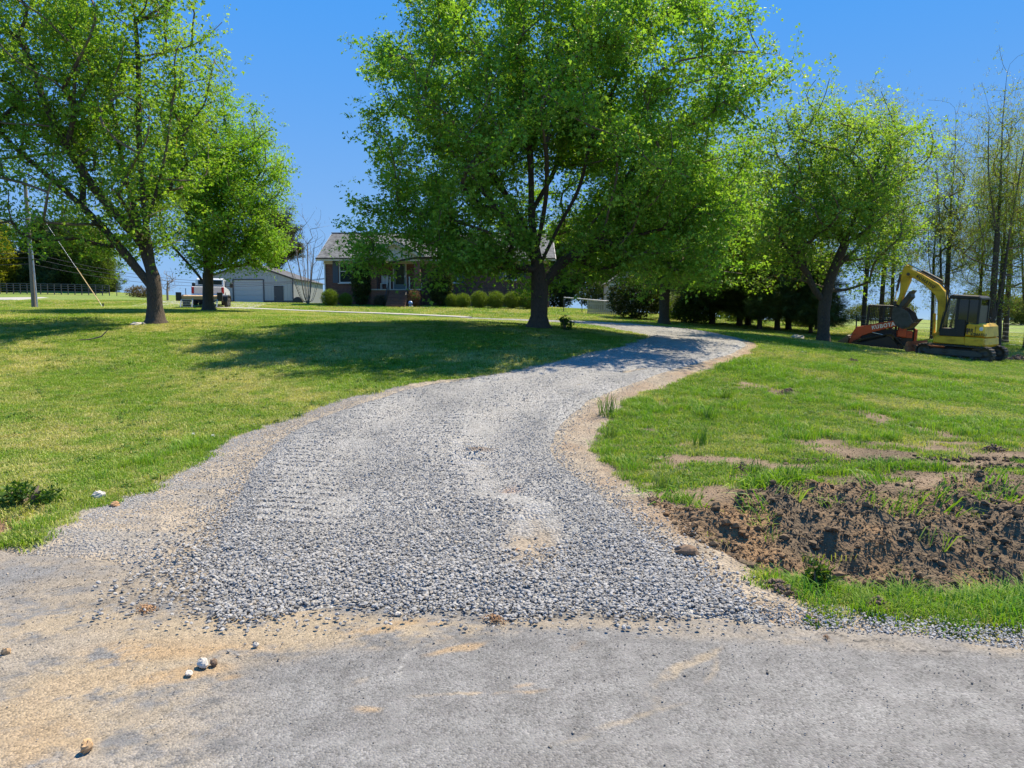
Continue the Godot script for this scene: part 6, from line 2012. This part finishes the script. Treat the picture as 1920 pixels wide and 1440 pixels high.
	part("coupler", MB.new().box(Vector3(1.14, 0.36, 0), Vector3(0.12, 0.36, 1.0), 0.02).done(), M.black, o)

func wheel(o: Node3D, at: Vector3, r: float, w: float) -> void:
	var t := MB.new().lathe(v2([r * 0.55, -w / 2, r * 0.9, -w / 2, r, -w * 0.36, r, w * 0.36, r * 0.9, w / 2, r * 0.55, w / 2]), Vector3.ZERO, Basis(Vector3(1, 0, 0), PI / 2.0), 20)
	var n := Node3D.new()
	n.name = "wheel"
	o.add_child(n, true)
	n.position = at
	part("tyre", t.done(), M.rubber, n)
	part("rim", disc(r * 0.56, w * 0.8), M.galv, n)

func build_truck() -> void:
	var at := on(-20.35, 48.5)
	at.y = maxf(at.y, ground(-20.35, 46.5)) + 0.02
	var o := thing("pickup_truck", "white pickup truck seen from behind, hitched to the trailer", "truck", at, deg_to_rad(108.0))
	# x forward
	var body := part("body", MB.new().prism(v2([-2.75, 0.55, -2.78, 0.62, -2.76, 1.14, -2.7, 1.17, -1.05, 1.19, 1.5, 1.19, 2.6, 1.1, 2.8, 0.95, 2.82, 0.55, 2.1, 0.5, 2.0, 0.8, 1.2, 0.8, 1.1, 0.5, -1.2, 0.5, -1.3, 0.82, -2.1, 0.82, -2.2, 0.52]), -0.98, 0.98, 0.05).done(), M.truck_paint, o)
	part("tailgate", MB.new().box(Vector3(-2.79, 0.9, 0), Vector3(0.05, 0.5, 1.6), 0.02).done(), M.truck_paint, body)
	part("bed_liner", MB.new().box(Vector3(-1.9, 1.18, 0), Vector3(1.6, 0.03, 1.66)).done(), M.black, body)
	for s in [-1.0, 1.0]:
		part("tail_light", MB.new().box(Vector3(-2.775, 0.93, s * 0.89), Vector3(0.05, 0.42, 0.15), 0.02).done(), M.red_light, o)
		wheel(o, Vector3(-1.7, 0.40, s * 0.86), 0.40, 0.27)
		wheel(o, Vector3(1.62, 0.40, s * 0.86), 0.40, 0.27)
		var mr := part("mirror", MB.new().box(Vector3(0.85, 1.42, s * 1.2), Vector3(0.12, 0.32, 0.22), 0.04).done(), M.black, o)
		part("bracket", MB.new().rod(Vector3(0.88, 1.32, s * 0.92), Vector3(0.88, 1.38, s * 1.14), 0.02).done(), M.black, mr)
		part("side_window", MB.new().prism(v2([0.85, 1.24, 0.45, 1.66, -0.85, 1.66, -0.92, 1.24]), s * 0.885 - 0.01, s * 0.885 + 0.01).done(), M.pane, o)
	var cab := part("cab", MB.new().prism(v2([1.25, 1.16, 0.62, 1.74, 0.40, 1.80, -0.78, 1.80, -0.96, 1.70, -1.06, 1.16]), -0.88, 0.88, 0.07).done(), M.truck_paint, o)
	part("rear_window", MB.new().bar(Vector3(-1.045, 1.27, 0), Vector3(-0.985, 1.66, 0), 1.46, 0.02, 0.005).done(), M.pane, cab)
	var bp := part("bumper", MB.new().box(Vector3(-2.86, 0.56, 0), Vector3(0.16, 0.2, 1.9), 0.03).done(), M.chrome, o)
	part("licence_plate", MB.new().box(Vector3(-2.945, 0.57, 0), Vector3(0.012, 0.14, 0.3)).done(), M.white, bp)
	part("toolbox", MB.new().box(Vector3(-1.25, 1.26, 0), Vector3(0.45, 0.16, 1.7), 0.02).done(), M.galv, o)

func build_trailer() -> void:
	var at := on(-18.55, 43.2)
	var o := thing("flatbed_trailer", "flatbed trailer with wooden deck and folded metal ramps behind the truck", "trailer", at, deg_to_rad(105.0))
	for k in 9:
		part("deck_plank", MB.new().box(Vector3(0.8, 0.72, -0.88 + k * 0.22), Vector3(3.9, 0.045, 0.205), 0.005).done(), M.wood, o)
		part("deck_plank", MB.new().prism(v2([-1.15, 0.70, -2.0, 0.46, -2.0, 0.50, -1.15, 0.745]), -0.98 + k * 0.22, -0.775 + k * 0.22).done(), M.wood, o)
	for s in [-1.0, 1.0]:
		part("side_rail", MB.new().box(Vector3(0.8, 0.66, s * 1.01), Vector3(3.95, 0.16, 0.06), 0.01).done(), M.black, o)
		part("side_rail", MB.new().bar(Vector3(-1.15, 0.66, s * 1.01), Vector3(-2.05, 0.42, s * 1.01), 0.14, 0.06).done(), M.black, o)
		for x in [0.35, 1.25]:
			wheel(o, Vector3(x, 0.34, s * 1.17), 0.34, 0.2)
		part("fender", MB.new().prism(v2([-0.2, 0.42, -0.1, 0.72, 0.15, 0.8, 1.45, 0.8, 1.7, 0.72, 1.8, 0.42, 1.74, 0.42, 1.64, 0.68, 1.42, 0.75, 0.18, 0.75, -0.04, 0.68, -0.14, 0.42]), s * 1.17 - 0.13, s * 1.17 + 0.13).done(), M.black, o)
		part("tail_post", MB.new().box(Vector3(-2.05, 0.62, s * 1.1), Vector3(0.1, 0.5, 0.3), 0.02).done(), M.black, o)
		# ramp leaning from the dovetail to the ground
		var rp := MB.new()
		for q in [-0.3, 0.3]:
			rp.bar(Vector3(-2.02, 0.50, s * 0.66 + q), Vector3(-2.42, 0.0, s * 0.66 + q), 0.05, 0.07)
		for k in 4:
			var t := (k + 0.5) / 4.0
			rp.bar(Vector3(-2.02 - 0.4 * t, 0.50 - 0.5 * t, s * 0.66 - 0.28), Vector3(-2.02 - 0.4 * t, 0.50 - 0.5 * t, s * 0.66 + 0.28), 0.05, 0.04)
		part("ramp", rp.done(), M.galv, o)
	part("rear_board", MB.new().box(Vector3(-2.03, 0.56, 0), Vector3(0.04, 0.2, 1.96), 0.008).done(), M.wood, o)
	part("frame", MB.new().box(Vector3(0.8, 0.56, 0), Vector3(3.8, 0.12, 1.9), 0.01).done(), M.black, o)
	for s in [-1.0, 1.0]:
		part("tongue", MB.new().bar(Vector3(2.6, 0.55, s * 0.5), Vector3(3.6, 0.52, 0), 0.08, 0.1).done(), M.black, o)
	part("jack", MB.new().rod(Vector3(3.2, 0.2, 0), Vector3(3.2, 0.95, 0), 0.045).done(), M.galv, o)

# ------------------------------------------------------------------
func _ready():
	var cam := Camera3D.new()
	cam.name = "camera"
	cam.fov = 56.8
	cam.near = 0.05
	cam.far = 1500.0
	cam.position = Vector3(0, 1.6, 0)
	cam.rotation_degrees = Vector3(-5.15, 0, 0)
	add_child(cam)
	cam.current = true

	var env := Environment.new()
	env.background_mode = Environment.BG_SKY
	var sm := ProceduralSkyMaterial.new()
	sm.sky_top_color = lin(0.014, 0.166, 0.49)
	sm.sky_horizon_color = lin(0.19, 0.305, 0.455)
	sm.sky_curve = 0.17
	sm.ground_bottom_color = lin(0.10, 0.12, 0.06)
	sm.ground_horizon_color = lin(0.30, 0.42, 0.50)
	sm.sun_angle_max = 3.0
	var sky := Sky.new()
	sky.sky_material = sm
	env.sky = sky
	env.tonemap_mode = Environment.TONE_MAPPER_LINEAR
	env.tonemap_exposure = 1.9
	env.sdfgi_enabled = true
	env.ssao_enabled = true
	env.ssil_enabled = true
	var we := WorldEnvironment.new()
	we.name = "world_environment"
	we.environment = env
	add_child(we)

	var sun := DirectionalLight3D.new()
	sun.name = "sun"
	sun.light_energy = 1.6
	sun.light_color = Color(1.0, 0.94, 0.83)
	sun.light_angular_distance = 0.5
	sun.shadow_enabled = true
	add_child(sun)
	var el := deg_to_rad(57.0)
	sun.look_at_from_position(Vector3.ZERO, Vector3(-0.66 * cos(el), -sin(el), 0.75 * cos(el)))

	noise_a.seed = 3
	noise_a.noise_type = FastNoiseLite.TYPE_SIMPLEX_SMOOTH
	noise_b.seed = 4
	noise_b.noise_type = FastNoiseLite.TYPE_SIMPLEX_SMOOTH
	noise_b.fractal_octaves = 3
	var t0 := Time.get_ticks_msec()
	var lap := func(what: String) -> void: print(what, " ", Time.get_ticks_msec() - t0)
	make_materials()
	solve_land()
	build_edges()
	lap.call("land")
	build_ground()
	build_road()
	build_drive()
	build_path()
	lap.call("setting")
	build_house()
	build_garage()
	build_shed()
	build_fences()
	lap.call("buildings")
	build_trees()
	lap.call("trees")
	build_shrubs()
	build_excavator()
	build_loader()
	build_truck()
	build_trailer()
	build_small()
	lap.call("objects")
	build_stones()
	build_clods()
	lap.call("stones")
	build_grass()
	lap.call("grass")
